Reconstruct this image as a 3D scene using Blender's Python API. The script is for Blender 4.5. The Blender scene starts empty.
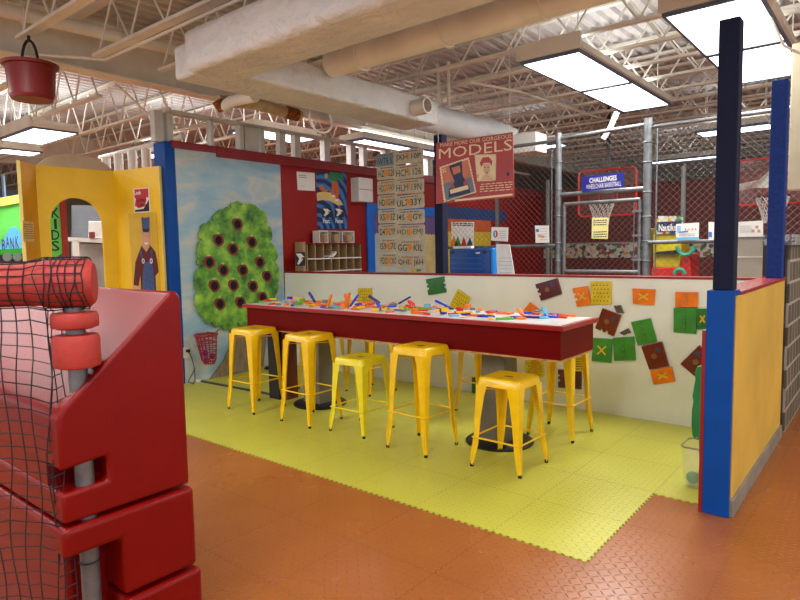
import bpy, bmesh, math, random
from mathutils import Vector, Matrix
R = random.Random(7)
PI = math.pi
SC = bpy.context.scene
COL = SC.collection
# ------------------------------------------------------------------ camera
CH, FPX = 1.46, 609.646
YAW, PIT, ROL = 0.686997, 0.0828578, -0.0179902
fw = Vector((-math.sin(YAW)*math.cos(PIT), math.cos(YAW)*math.cos(PIT), -math.sin(PIT)))
r0 = Vector((math.cos(YAW), math.sin(YAW), 0)); u0 = r0.cross(fw)
rt = r0*math.cos(ROL)+u0*math.sin(ROL); up = -r0*math.sin(ROL)+u0*math.cos(ROL)
EYE = Vector((0, 0, CH))
def ray(x, y): return fw*FPX+rt*(x-400)-up*(y-300)
def at(x, y, ax, v):
    d = ray(x, y); return EYE+d*((v-EYE[ax])/d[ax])
cd = bpy.data.cameras.new('camera'); cam = bpy.data.objects.new('camera', cd); COL.objects.link(cam)
cam.matrix_world = Matrix(((rt.x, up.x, -fw.x, 0), (rt.y, up.y, -fw.y, 0), (rt.z, up.z, -fw.z, CH), (0, 0, 0, 1)))
cd.sensor_width = 36; cd.lens = 36*FPX/800; cd.clip_start = .05; cd.clip_end = 200
SC.camera = cam
# ------------------------------------------------------------------ materials
def lin(c):
    return tuple(((v/255)/12.92 if v <= 10 else ((v/255+.055)/1.055)**2.4) for v in c)+(1,)
MATS = {}
def mat(name, c, rough=.5, metal=0, var=.08, vs=6, bump=0, bs=40, spec=.5, alpha=1, trans=0, coat=0, c2=None, stretch=None):
    if name in MATS: return MATS[name]
    m = bpy.data.materials.new(name); m.use_nodes = True; nt = m.node_tree; b = nt.nodes['Principled BSDF']
    b.inputs['Roughness'].default_value = rough; b.inputs['Metallic'].default_value = metal
    b.inputs['Specular IOR Level'].default_value = spec
    b.inputs['Alpha'].default_value = alpha; b.inputs['Transmission Weight'].default_value = trans
    b.inputs['Coat Weight'].default_value = coat; b.inputs['Coat Roughness'].default_value = .2
    tc = nt.nodes.new('ShaderNodeTexCoord'); mp = nt.nodes.new('ShaderNodeMapping')
    nt.links.new(tc.outputs['Object'], mp.inputs['Vector'])
    if stretch: mp.inputs['Scale'].default_value = stretch
    no = nt.nodes.new('ShaderNodeTexNoise'); no.inputs['Scale'].default_value = vs; no.inputs['Detail'].default_value = 5
    nt.links.new(mp.outputs[0], no.inputs['Vector'])
    cr = nt.nodes.new('ShaderNodeValToRGB'); l = lin(c)
    if c2: a, z = lin(c2), l
    else: a = tuple(v*(1-var*2) for v in l[:3])+(1,); z = tuple(min(1, v*(1+var)) for v in l[:3])+(1,)
    cr.color_ramp.elements[0].position = .3; cr.color_ramp.elements[1].position = .7
    cr.color_ramp.elements[0].color = a; cr.color_ramp.elements[1].color = z
    nt.links.new(no.outputs['Fac'], cr.inputs[0]); nt.links.new(cr.outputs[0], b.inputs['Base Color'])
    if bump:
        n2 = nt.nodes.new('ShaderNodeTexNoise'); n2.inputs['Scale'].default_value = bs; n2.inputs['Detail'].default_value = 4
        nt.links.new(mp.outputs[0], n2.inputs['Vector'])
        bp = nt.nodes.new('ShaderNodeBump'); bp.inputs['Strength'].default_value = bump; bp.inputs['Distance'].default_value = .01 if bump < .9 else .05
        nt.links.new(n2.outputs['Fac'], bp.inputs['Height']); nt.links.new(bp.outputs[0], b.inputs['Normal'])
    MATS[name] = m; return m
def emit(name, c, s):
    if name in MATS: return MATS[name]
    m = bpy.data.materials.new(name); m.use_nodes = True; nt = m.node_tree; b = nt.nodes['Principled BSDF']
    b.inputs['Base Color'].default_value = (.8, .8, .8, 1); b.inputs['Emission Color'].default_value = lin(c); b.inputs['Emission Strength'].default_value = s
    MATS[name] = m; return m
class N:   # tiny node helper
    def __init__(s, m): s.nt = m.node_tree
    def new(s, t, **k):
        n = s.nt.nodes.new(t)
        for a, b in k.items(): setattr(n, a, b)
        return n
    def put(s, inp, v):
        if hasattr(v, 'is_output') or hasattr(v, 'links') and not isinstance(v, (int, float)): s.nt.links.new(v, inp)
        else: inp.default_value = v
    def m(s, op, a, b=0, c=0):
        n = s.new('ShaderNodeMath', operation=op)
        for i, v in enumerate((a, b, c)): s.put(n.inputs[i], v)
        return n.outputs[0]
    def mix(s, f, a, b):
        n = s.new('ShaderNodeMix', data_type='RGBA'); s.put(n.inputs[0], f); s.put(n.inputs[6], a); s.put(n.inputs[7], b); return n.outputs[2]
def floor_mat(name, c, c2, ox, oy, rough):
    m = bpy.data.materials.new(name); m.use_nodes = True; n = N(m); b = n.nt.nodes['Principled BSDF']
    tc = n.new('ShaderNodeTexCoord'); sp = n.new('ShaderNodeSeparateXYZ'); n.nt.links.new(tc.outputs['Object'], sp.inputs[0])
    x, y = sp.outputs[0], sp.outputs[1]
    s = 1/.036
    u, v = n.m('MULTIPLY', x, s), n.m('MULTIPLY', y, s)
    par = n.m('FLOORED_MODULO', n.m('ADD', n.m('FLOOR', u), n.m('FLOOR', v)), 2)
    fu, fv = n.m('SUBTRACT', n.m('FRACT', u), .5), n.m('SUBTRACT', n.m('FRACT', v), .5)
    a, bb = n.m('ADD', fu, fv), n.m('SUBTRACT', fu, fv)
    ma = n.new('ShaderNodeMix', data_type='FLOAT'); n.put(ma.inputs[0], par); n.put(ma.inputs[2], a); n.put(ma.inputs[3], bb)
    mb = n.new('ShaderNodeMix', data_type='FLOAT'); n.put(mb.inputs[0], par); n.put(mb.inputs[2], bb); n.put(mb.inputs[3], a)
    d = n.m('ADD', n.m('POWER', n.m('MULTIPLY', ma.outputs[0], 1.45), 2), n.m('POWER', n.m('MULTIPLY', mb.outputs[0], 7.5), 2))
    hgt = n.m('MAXIMUM', n.m('SUBTRACT', 1, d), 0)
    # seams with interlocking teeth
    def seam(p, q, off):
        saw = n.m('MULTIPLY', n.m('SIGN', n.m('SINE', n.m('MULTIPLY', q, 2*PI/.042))), .004)
        t = n.m('ADD', n.m('SUBTRACT', p, off), saw)
        f = n.m('FLOORED_MODULO', n.m('ADD', t, .2525), .505)
        return n.m('LESS_THAN', n.m('ABSOLUTE', n.m('SUBTRACT', f, .2525)), .0016)
    sm = n.m('MAXIMUM', seam(x, y, ox), seam(y, x, oy))
    no = n.new('ShaderNodeTexNoise'); no.inputs['Scale'].default_value = 1.3; no.inputs['Detail'].default_value = 4; n.nt.links.new(tc.outputs['Object'], no.inputs['Vector'])
    cr = n.new('ShaderNodeValToRGB'); cr.color_ramp.elements[0].position = .2; cr.color_ramp.elements[1].position = .8
    cr.color_ramp.elements[0].color = lin(c2); cr.color_ramp.elements[1].color = lin(c); n.nt.links.new(no.outputs['Fac'], cr.inputs[0])
    sp2 = n.new('ShaderNodeTexNoise'); sp2.inputs['Scale'].default_value = 90; n.nt.links.new(tc.outputs['Object'], sp2.inputs['Vector'])
    speck = n.m('MULTIPLY', n.m('GREATER_THAN', sp2.outputs['Fac'], .68), .35)
    dk = tuple(q*.35 for q in lin(c2)[:3])+(1,)
    c1 = n.mix(speck, cr.outputs[0], dk)
    c3 = n.mix(n.m('MULTIPLY', sm, .55), c1, dk)
    n.nt.links.new(c3, b.inputs['Base Color'])
    rr = n.m('ADD', n.m('MULTIPLY', no.outputs['Fac'], .15), rough-.08); n.nt.links.new(rr, b.inputs['Roughness'])
    bp = n.new('ShaderNodeBump'); bp.inputs['Strength'].default_value = .8; bp.inputs['Distance'].default_value = .0032
    n.nt.links.new(n.m('SUBTRACT', hgt, n.m('MULTIPLY', sm, .8)), bp.inputs['Height']); n.nt.links.new(bp.outputs[0], b.inputs['Normal'])
    return m
def sky_mat():
    m = bpy.data.materials.new('painted_sky'); m.use_nodes = True; n = N(m); b = n.nt.nodes['Principled BSDF']; b.inputs['Roughness'].default_value = .5
    tc = n.new('ShaderNodeTexCoord'); mp = n.new('ShaderNodeMapping'); mp.inputs['Scale'].default_value = (1, 1.1, 2.6); n.nt.links.new(tc.outputs['Object'], mp.inputs[0])
    no = n.new('ShaderNodeTexNoise'); no.inputs['Scale'].default_value = 1.6; no.inputs['Detail'].default_value = 9; no.inputs['Distortion'].default_value = .5
    n.nt.links.new(mp.outputs[0], no.inputs['Vector'])
    cr = n.new('ShaderNodeValToRGB'); e = cr.color_ramp.elements
    e[0].position = .38; e[0].color = lin((142, 180, 202)); e[1].position = .5; e[1].color = lin((166, 194, 206))
    for p, c in ((.56, (195, 198, 190)), (.585, (194, 204, 206)), (.64, (178, 194, 196))):
        q = e.new(p); q.color = lin(c)
    n.nt.links.new(no.outputs['Fac'], cr.inputs[0]); n.nt.links.new(cr.outputs[0], b.inputs['Base Color'])
    return m
def cellmat(name, cols, scale, rough=.5, grout=None):
    m = bpy.data.materials.new(name); m.use_nodes = True; n = N(m); b = n.nt.nodes['Principled BSDF']; b.inputs['Roughness'].default_value = rough
    tc = n.new('ShaderNodeTexCoord'); vo = n.new('ShaderNodeTexVoronoi'); vo.inputs['Scale'].default_value = scale; n.nt.links.new(tc.outputs['Object'], vo.inputs['Vector'])
    sp = n.new('ShaderNodeSeparateColor'); n.nt.links.new(vo.outputs['Color'], sp.inputs[0])
    cr = n.new('ShaderNodeValToRGB'); cr.color_ramp.interpolation = 'CONSTANT'; e = cr.color_ramp.elements
    e[0].color = lin(cols[0]); e[1].position = 1/len(cols); e[1].color = lin(cols[1])
    for i, c in enumerate(cols[2:], 2): q = e.new(i/len(cols)); q.color = lin(c)
    n.nt.links.new(sp.outputs[0], cr.inputs[0]); out = cr.outputs[0]
    if grout:
        f = n.m('GREATER_THAN', vo.outputs['Distance'], .55/1); out = n.mix(f, out, lin(grout))
    n.nt.links.new(out, b.inputs['Base Color']); return m
WHITE = mat('white_paint', (228, 226, 218), .45, var=.03)
CREAM = mat('cream_paint', (240, 236, 222), .5, var=.07, vs=3)
CREAMD = mat('cream_steel', (234, 230, 216), .5, var=.07, vs=3)
DECK = mat('deck_metal', (206, 202, 198), .55, var=.1, vs=2)
DUCT = mat('duct_wrap', (228, 228, 224), .5, var=.07, vs=2.5, bump=1, bs=9)
REDW = mat('red_wall_paint', (146, 18, 10), .5, var=.06, vs=2, spec=.3)
REDT = mat('red_trim_paint', (140, 14, 20), .35, var=.05)
TABR = mat('table_red', (104, 1, 0), .45, var=.05, vs=3, spec=.12)
BLUE = mat('blue_paint', (0, 72, 156), .45, var=.06, spec=.2)
NAVY = mat('navy_carpet', (4, 15, 50), .9, var=.15, vs=60, bump=.4, bs=300)
YEL = mat('stool_yellow', (248, 200, 8), .28, var=.05, vs=12, coat=.3)
YEL2 = mat('stool_lemon', (240, 222, 30), .3, var=.05, vs=12, coat=.3)
BLACK = mat('black_rubber', (18, 18, 20), .5)
DARK = mat('dark_metal', (30, 30, 32), .4)
GREYM = mat('pedestal_grey', (116, 108, 92), .5, var=.15, vs=4)
GALV = mat('galvanized', (126, 130, 132), .45, metal=.7, var=.15, vs=15)
HALFW = mat('cream_wall_panel', (236, 237, 226), .35, var=.05, vs=1.5)
OCHRE = mat('ochre_panel', (240, 196, 24), .45, var=.05, vs=3)
OCHREF = mat('faded_ochre', (222, 182, 78), .45, var=.09, vs=2)
WOOD = mat('brown_wood', (112, 52, 26), .5, var=.25, vs=4, stretch=(6, 6, 1))
PLY = mat('plywood_edge', (186, 140, 80), .6, var=.2, vs=20)
PLAST = mat('red_plastic', (124, 6, 3), .34, var=.05, vs=5, bump=.12, bs=160, coat=.16, spec=.2)
FOAM = mat('foam_red', (176, 52, 42), .6, var=.08, vs=8, bump=.2, bs=60)
PAPER = mat('paper', (232, 230, 222), .7, var=.02)
GREYB = mat('grey_baseboard', (140, 132, 118), .6, var=.15)
INK = mat('ink', (22, 24, 34), .6, var=0)
LED = emit('light_diffuser', (248, 250, 255), 4)
# ------------------------------------------------------------------ mesh builder
BASE = {}
class MB:
    def __init__(s): s.v = []; s.f = []
    def add(s, vs, fs):
        o = len(s.v); s.v += [tuple(p) for p in vs]; s.f += [tuple(i+o for i in f) for f in fs]; return s
    def box(s, a, b):
        x0, y0, z0 = a; x1, y1, z1 = b
        return s.add([(x0, y0, z0), (x1, y0, z0), (x1, y1, z0), (x0, y1, z0), (x0, y0, z1), (x1, y0, z1), (x1, y1, z1), (x0, y1, z1)],
                     [(0, 3, 2, 1), (4, 5, 6, 7), (0, 1, 5, 4), (1, 2, 6, 5), (2, 3, 7, 6), (3, 0, 4, 7)])
    def prism(s, pts, n):   # pts: 3D polygon, n: offset vector
        k = len(pts); n = Vector(n); q = [Vector(p) for p in pts]
        return s.add(q+[p+n for p in q], [tuple(range(k))[::-1], tuple(range(k, 2*k))]+[(i, (i+1) % k, (i+1) % k+k, i+k) for i in range(k)])
    def tube(s, pts, r, n=8, closed=False, caps=True):
        P = [Vector(p) for p in pts]; K = len(P); rings = []; prev = None
        for i, p in enumerate(P):
            if closed: t = P[(i+1) % K]-P[i-1]
            else: t = P[min(i+1, K-1)]-P[max(i-1, 0)]
            t.normalize()
            if prev is None:
                a = Vector((0, 0, 1)) if abs(t.z) < .9 else Vector((1, 0, 0)); e = t.cross(a).normalized()
            else:
                e = (prev-t*prev.dot(t)).normalized()
            prev = e; g = t.cross(e); rr = r[i] if isinstance(r, (list, tuple)) else r
            rings.append([p+(e*math.cos(2*PI*j/n)+g*math.sin(2*PI*j/n))*rr for j in range(n)])
        o = [v for rg in rings for v in rg]; fs = []
        for i in range(K if closed else K-1):
            a, b = i*n, ((i+1) % K)*n
            fs += [(a+j, a+(j+1) % n, b+(j+1) % n, b+j) for j in range(n)]
        if not closed and caps: fs += [tuple(range(n))[::-1], tuple((K-1)*n+j for j in range(n))]
        return s.add(o, fs)
    def lathe(s, prof, c, n=24, ax=2):   # prof [(r,h)]
        vs = []; c = Vector(c)
        for r, h in prof:
            for j in range(n):
                a = 2*PI*j/n; p = (r*math.cos(a), r*math.sin(a), h)
                if ax == 0: p = (h, r*math.cos(a), r*math.sin(a))
                if ax == 1: p = (r*math.cos(a), h, r*math.sin(a))
                vs.append(c+Vector(p))
        fs = [(i*n+j, i*n+(j+1) % n, (i+1)*n+(j+1) % n, (i+1)*n+j) for i in range(len(prof)-1) for j in range(n)]
        if prof[0][0] > 1e-4: fs.append(tuple(range(n))[::-1])
        if prof[-1][0] > 1e-4: fs.append(tuple((len(prof)-1)*n+j for j in range(n)))
        return s.add(vs, fs)
    def build(s, name, m, parent=None, bevel=0, smooth=False, seg=2, **props):
        me = bpy.data.meshes.new(name)
        base = BASE.get(parent.name, Vector()) if parent else None
        if parent is None:
            xs, ys, zs = zip(*s.v); base = Vector(((min(xs)+max(xs))/2, (min(ys)+max(ys))/2, min(zs)))
            if props.get('world'): base = Vector()
        me.from_pydata([tuple(Vector(v)-base) for v in s.v], [], s.f)
        bm = bmesh.new(); bm.from_mesh(me); bmesh.ops.remove_doubles(bm, verts=bm.verts, dist=1e-5)
        bmesh.ops.recalc_face_normals(bm, faces=bm.faces); bm.to_mesh(me); bm.free()
        o = bpy.data.objects.new(name, me); COL.objects.link(o); me.materials.append(m)
        if parent: o.parent = parent; BASE[o.name] = base
        else: o.location = base; BASE[o.name] = base
        if smooth:
            for p in me.polygons: p.use_smooth = True
            me.set_sharp_from_angle(angle=math.radians(40))
        if bevel:
            b = o.modifiers.new('bevel', 'BEVEL'); b.width = bevel; b.segments = seg; b.limit_method = 'ANGLE'
        return o
def tag(o, label, cat, group=None, kind=None):
    o['label'] = label; o['category'] = cat
    if group: o['group'] = group
    if kind: o['kind'] = kind
    return o
def struct(o, label=None):
    o['kind'] = 'structure'
    return o
def thing(name, label, cat, loc, group=None):
    o = bpy.data.objects.new(name, None); COL.objects.link(o); o.location = loc; o.empty_display_size = .1
    BASE[o.name] = Vector(loc); return tag(o, label, cat, group)
def copy_tree(o, parent=None):
    c = o.copy(); COL.objects.link(c)
    if parent: c.parent = parent
    for ch in [k for k in bpy.data.objects if k.parent == o]: copy_tree(ch, c)
    return c
class Frame:
    def __init__(s, o, r, u=(0, 0, 1)):
        s.o = Vector(o); s.r = Vector(r).normalized(); s.u = Vector(u).normalized(); s.n = s.r.cross(s.u)
    def p(s, x, y, d=0): return s.o+s.r*x+s.u*y+s.n*d
    def px(s, x, y):
        d = ray(x, y); t = (s.o-EYE).dot(s.n)/d.dot(s.n); q = EYE+d*t-s.o; return q.dot(s.r), q.dot(s.u)
    def poly(s, mb, pts, d0=0, d1=.002): return mb.prism([s.p(x, y, d0) for x, y in pts], s.n*(d1-d0))
    def rect(s, mb, x0, y0, x1, y1, d0=0, d1=.002): return s.poly(mb, [(x0, y0), (x1, y0), (x1, y1), (x0, y1)], d0, d1)
    def pxpoly(s, mb, pts, d0=0, d1=.002): return s.poly(mb, [s.px(*q) for q in pts], d0, d1)
    def ell(s, mb, cx, cy, rx, ry, d0=0, d1=.002, n=20, a0=0, a1=2*PI):
        return s.poly(mb, [(cx+rx*math.cos(a0+(a1-a0)*i/n), cy+ry*math.sin(a0+(a1-a0)*i/n)) for i in range(n if a1-a0 > 6.2 else n+1)], d0, d1)
    def sub(s, x, y, ang=0, d=0):
        c, q = math.cos(ang), math.sin(ang); return Frame(s.p(x, y, d), s.r*c+s.u*q, s.u*c-s.r*q)
def text(F, txt, cx, cy, w, h, m, parent, d=.003, name='lettering', bold=.0, ex=.0008, **props):
    cu = bpy.data.curves.new('t', 'FONT'); cu.body = txt; cu.size = 1; cu.extrude = 0; cu.offset = 0 if ('M' in txt or 'W' in txt) else bold; cu.align_x = 'CENTER'; cu.resolution_u = 2
    ob = bpy.data.objects.new('t', cu); COL.objects.link(ob); dg = bpy.context.evaluated_depsgraph_get()
    me = bpy.data.meshes.new_from_object(ob.evaluated_get(dg)); bpy.data.objects.remove(ob); bpy.data.curves.remove(cu)
    xs = [v.co.x for v in me.vertices]; ys = [v.co.y for v in me.vertices]
    x0, x1, y0, y1 = min(xs), max(xs), min(ys), max(ys)
    base = BASE[parent.name]
    for v in me.vertices:
        v.co = F.p(cx+((v.co.x-x0)/(x1-x0)-.5)*w, cy+((v.co.y-y0)/(y1-y0)-.5)*h, d)-base
    me.name = name; me.materials.clear(); me.materials.append(m)
    o = bpy.data.objects.new(name, me); COL.objects.link(o); o.parent = parent; BASE[o.name] = base
    return o
def lines(F, mb, x0, x1, y0, y1, n, h=.004, d0=.003, d1=.0036, rag=.25):   # small print drawn as ragged bars
    for i in range(n):
        y = y1+(y0-y1)*(i+.5)/n; x = x0
        while x < x1-.006:
            w = R.uniform(.012, .04)*(x1-x0)/.2; e = min(x+w, x1); F.rect(mb, x, y-h/2, e, y+h/2, d0, d1); x = e+.008*(x1-x0)/.2
XW, YB, XS, YE = -6.16, 5.15, -.65, 3.54      # mural wall, half wall, side wall outer face, its near end
FY = lambda y, x=0, z=0: Frame((x, y, z), (1, 0, 0))
FX = lambda x, y=0, z=0: Frame((x, y, z), (0, 1, 0))
# ================================================================== SETTING
ORF = floor_mat('orange_floor', (176, 104, 46), (152, 84, 36), -1.07, 2.63, .27)
YEF = floor_mat('yellow_floor', (208, 206, 80), (190, 188, 62), -1.07, 2.63, .36)
struct(MB().box((-20, -5, -.1), (9, 26, 0)).build('floor', ORF, world=1))
def teeth(a, b, nrm):
    a, b, nrm = Vector(a), Vector(b), Vector(nrm); L = (b-a).length; k = int(L/.021); out = []
    for i in range(k):
        off = .007 if i % 2 else -.003
        out += [a+(b-a)*(i/k)+nrm*off, a+(b-a)*((i+1)/k)+nrm*off]
    return out
pts = [Vector((-6.16, YB, .0)), Vector((-6.16, 2.63, .0))]+teeth((-6.16, 2.63, 0), (-1.07, 2.63, 0), (0, -1, 0))+teeth((-1.07, 2.63, 0), (-1.07, 3.62, 0), (1, 0, 0))\
    + teeth((-1.07, 3.62, 0), (-.78, 3.62, 0), (0, -1, 0))+[Vector((-.78, YB, 0))]
struct(MB().prism(pts, (0, 0, .004)).build('floor', YEF, world=1))
# corrugated roof deck
m = MB(); prof = []; x = -20.
while x < 9: prof += [(x, 3.86), (x+.07, 3.86), (x+.09, 3.90), (x+.13, 3.90)]; x += .15
vs = [(a, -5, z) for a, z in prof]+[(a, 26, z) for a, z in prof]; k = len(prof)
m.add(vs, [(i, i+1, i+1+k, i+k) for i in range(k-1)])
struct(m.build('ceiling', DECK, world=1))
WALLF = mat('far_wall_paint', (176, 168, 140), .6, var=.08, vs=1)
DARKW = mat('far_dark_wall', (60, 58, 56), .7, var=.2, vs=1)
struct(MB().box((-20.1, -5, 0), (-20, 26, 3.9)).build('wall_far_left', WALLF))
struct(MB().box((-20, 26, 0), (9, 26.1, 3.9)).build('wall_far_back', DARKW))
# open-web roof joists, all running the same way
def joist(y, x0, x1, zb=3.35, zt=3.8, big=False):
    mb = MB(); w = .045 if big else .032
    mb.box((x0, y-w, zb), (x1, y+w, zb+.028)); mb.box((x0-.5, y-w, zt), (x1, y+w, zt+.03))
    x = x0+.05; up_ = True; r = .011
    while x < x1-.3:
        a = (x, y, zb+.02) if up_ else (x, y, zt); b = (x+.3, y, zt) if up_ else (x+.3, y, zb+.02)
        mb.tube([a, b], r, 5); x += .3; up_ = not up_
    return struct(mb.build('ceiling_beam', CREAMD))
k = -6
while True:
    y = 2.19+.655*k
    if y > 25: break
    joist(y, -6.05, 6.5, big=(k in (0, 1))); k += 1
k = -4
while True:
    y = 2.5+.85*k
    if y > 13: break
    joist(y, -19.8, -7.1, zb=3.25); k += 1
for x in (-12.5, -3.9): pass
# deep painted girder over the mural wall
g = MB(); g.box((-6.66, -5, 3.33), (-6.50, 26, 3.37)); g.box((-6.59, -5, 3.37), (-6.575, 26, 3.82)); g.box((-6.66, -5, 3.82), (-6.50, 26, 3.86))
for i in range(18): g.box((-6.575, -4+i*1.6, 3.37), (-6.53, -3.985+i*1.6, 3.82))
struct(g.build('ceiling_beam', CREAM))
g = MB(); g.box((-13.1, -5, 3.2), (-12.9, 26, 3.24)); g.box((-13.01, -5, 3.24), (-12.99, 26, 3.86)); struct(g.build('ceiling_beam', CREAM))
# mural / post office wall
struct(MB().box((XW-.14, 3.67, 0), (XW, 12.5, 2.62)).build('wall_left', REDW, world=1))
struct(MB().box((XW, 3.68, .0), (XW+.012, 5.14, 2.60)).build('wall_mural', sky_mat()))
b = MB(); b.box((XW-.2, 3.64, 2.60), (XW+.025, 4.2, 2.68)); b.box((XW-.2, 4.2, 2.56), (XW+.03, 12.4, 2.68)); struct(b.build('trim_1', REDT, bevel=.004))
struct(MB().box((at(153, 143, 1, 3.56).x, 3.56, 0), (XW+.012, 3.675, 2.665)).build('blue_column', BLUE, bevel=.004))
# stud framing standing on the red wall
GW = mat('white_stud', (205, 205, 198), .5, var=.06)
st = MB(); st.box((XW-.12, 3.66, 2.98), (XW-.03, 12, 3.02))
for x_, w in ((158, .05), (169, .035), (211, .02), (240, .03), (250, .10), (261, .03), (281, .05), (296, .05), (325, .05), (351, .05), (363, .04), (385, .05), (410, .05), (428, .07)):
    y = at(x_, 145, 0, XW-.07).y; st.box((XW-.12, y-w, 2.66), (XW-.03, y+w, 2.99))
struct(st.build('upper_partition', GW))
# half wall
struct(MB().box((XW+.012, YB, 0), (-.78, YB+.12, 1.185)).build('wall_back', HALFW, world=1))
struct(MB().box((XW+.0, YB-.012, 1.185), (-.65, YB+.135, 1.203)).build('trim_2', REDT, bevel=.003))
w = MB(); w.box((-.785, YE+.02, 0), (-.662, YB+.12, 1.185)); struct(w.build('wall_right', HALFW, world=1))
struct(MB().box((-.662, YE+.01, .09), (-.65, YB+.12, 1.185)).build('wall_side_panel', OCHREF))
PINK = mat('red_cap_paint', (176, 60, 66), .22, var=.06)
struct(MB().box((-.80, YE+.14, 1.185), (-.643, YB+.135, 1.205)).build('trim_3', PINK, bevel=.003))
struct(MB().box((-.662, YE+.0, 0), (-.635, YB+.12, .095)).build('baseboard_side', GREYB, bevel=.003))
p_ = MB(); p_.box((-.785, YE-.02, 0), (-.655, YE+.13, 1.215)); struct(p_.build('blue_column', BLUE, bevel=.004))
struct(MB().box((-.803, YE-.02, 0), (-.785, YE+.13, 1.0)).build('trim_4', REDT))
# square carpeted posts standing on the half walls
def post(x, y, w, z0, z1, m=NAVY): return struct(MB().box((x-w/2, y-w/2, z0), (x+w/2, y+w/2, z1)).build('blue_column', m, bevel=.006))
post(-.715, YE+.055, .098, 1.215, 2.60)
NAV2 = mat('blue_carpet', (14, 52, 128), .9, var=.12, vs=50, bump=.4, bs=300)
post(-.70, YB+.0, .1, 1.205, 2.60, NAV2)
post(-3.70, YB+.06, .1, 1.203, 2.62)
# gym back wall with mosaic strip
struct(MB().box((-7.5, 12.5, 0), (6, 12.6, 2.68)).build('wall_back', mat('gym_red', (104, 28, 18), .6, var=.1, vs=1), world=1))
MOS = cellmat('mosaic', [(196, 192, 178), (180, 176, 165), (40, 60, 110), (190, 186, 175), (170, 50, 36), (205, 200, 185), (60, 110, 60), (200, 150, 50), (188, 184, 170), (70, 60, 50)], 16)
m = MB(); m.box((-6.1, 12.47, 1.21), (-2.0, 12.5, 1.5)); struct(m.build('trim_5', MOS))
m = MB(); m.box((-6.1, 12.46, 1.5), (-2.0, 12.5, 1.53)); struct(m.build('trim_6', mat('grey_tile_edge', (150, 148, 142), .5)))
# coloured far section of the left wall
F = FX(XW+.002)
blu = mat('bright_blue', (16, 108, 214), .4); blv = mat('far_blue', (20, 62, 120), .5); orr = mat('far_orange', (204, 92, 34), .5, bump=.1)
pur = mat('dull_purple', (104, 84, 140), .6); yel = mat('far_yellow', (222, 196, 60), .5, var=.15, vs=20); bei = mat('beige_paint', (206, 190, 128), .6)
m = MB(); F.rect(m, 6.74, 0, 6.90, 2.15, 0, .03); F.rect(m, 6.90, 2.0, 8.62, 2.15, 0, .03); struct(m.build('trim_7', blu, world=1))
m = MB(); pp = [(6.90, 2.0), (6.90, 1.72)]
for i in range(18): pp += [(6.93+i*.096, 1.69), (6.97+i*.096, 1.72)]
F.poly(m, pp+[(8.62, 1.72), (8.62, 2.0)], 0, .012); struct(m.build('wall_purple_strip', pur, world=1))
m = MB(); F.rect(m, 6.90, .9, 8.62, 1.73, 0, .006); struct(m.build('wall_beige_strip', bei, world=1))
m = MB(); F.rect(m, 8.62, 1.98, 10.9, 2.19, 0, .012); struct(m.build('wall_blue_strip', blv, world=1))
m = MB(); F.rect(m, 8.62, 1.76, 10.3, 1.98, 0, .012); struct(m.build('wall_orange_strip', orr, world=1))
m = MB(); F.rect(m, 8.62, .9, 10.3, 1.76, 0, .010); struct(m.build('wall_yellow_strip', yel, world=1))
# ================================================================== LIGHT FIXTURES
UPL = .17
def fixture(x0, y0, x1, y1, z, label, n=2, body=.13, group='ceiling light fixtures', side=True, power=60):
    t = thing('ceiling_light', label, 'light', ((x0+x1)/2, (y0+y1)/2, z), group)
    hb = MB(); hb.box((x0+.03, y0+.03, z+.02), (x1-.03, y1-.03, z+body)); hb.build('housing', CREAM, t, bevel=.01)
    fr = MB(); f = .022
    fr.box((x0, y0, z-.004), (x0+f, y1, z+.03)); fr.box((x1-f, y0, z-.004), (x1, y1, z+.03))
    for i in range(n+1):
        yy = y0+(y1-y0-f)*i/n; e_ = .03 if 0 < i < n else .004; fr.box((x0+f, yy-e_, z-.008), (x1-f, yy+f+e_, z+.03))
    fr.build('frame', mat('light_frame', (96, 112, 140), .4), t)
    if side:
        MB().box((x0-.02, y0-.03, z+.02), (x1+.02, y0-.0, z+.16)).build('end_plate', CREAMD, t); MB().box((x1, y0, z+.02), (x1+.03, y1, z+.07)).build('side_channel', CREAMD, t)
    L = (y1-y0-f)/n
    for i in range(n):
        d = MB(); d.box((x0+f, y0+f+L*i, z), (x1-f, y0+L*(i+1), z+.01)); d.build('diffuser', LED, t)
    for xx in (x0+.1, x1-.1):
        for yy in (y0+.2, y1-.2): MB().tube([(xx, yy, z+body), (xx, yy, 3.86)], .006, 5).build('hanger', CREAMD, t)
    lu = bpy.data.lights.new('added_uplight', 'AREA'); lu.shape = 'RECTANGLE'; lu.size = (x1-x0)*.8; lu.size_y = (y1-y0)*.9; lu.energy = power*UPL; lu.color = (.98, .98, 1)  # extra upward lamp, added to brighten the deck and joists
    ob = bpy.data.objects.new('added_uplight', lu); COL.objects.link(ob); ob.parent = t; ob.location = (0, 0, body+.02); ob.rotation_euler = (PI, 0, 0)
    for i in range(n):
        la = bpy.data.lights.new('lamp', 'AREA'); la.shape = 'RECTANGLE'; la.size = x1-x0-2*f-.02; la.size_y = L-f-.03; la.energy = power*.8/n; la.color = (1, .99, .95)
        lo = bpy.data.objects.new('lamp', la); COL.objects.link(lo); lo.parent = t; lo.location = (0, y0+f+L*i+(L-f)/2-(y0+y1)/2, -.003)
    return t
fixture(-2.80, 5.22, -2.22, 7.95, 3.15, 'two panel fluorescent ceiling light beside the round white pipe')
fixture(-1.44, 4.88, -.80, 7.45, 3.15, 'large bright ceiling light behind the top of the tall navy post')
fixture(-10.2, 3.30, -8.95, 3.9, 3.15, 'white ceiling light hanging beyond the yellow playhouse', n=1)
fixture(-11.5, 3.6, -11.0, 4.2, 3.15, 'small bluish ceiling light behind the one beyond the playhouse', n=1, power=20)
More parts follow.
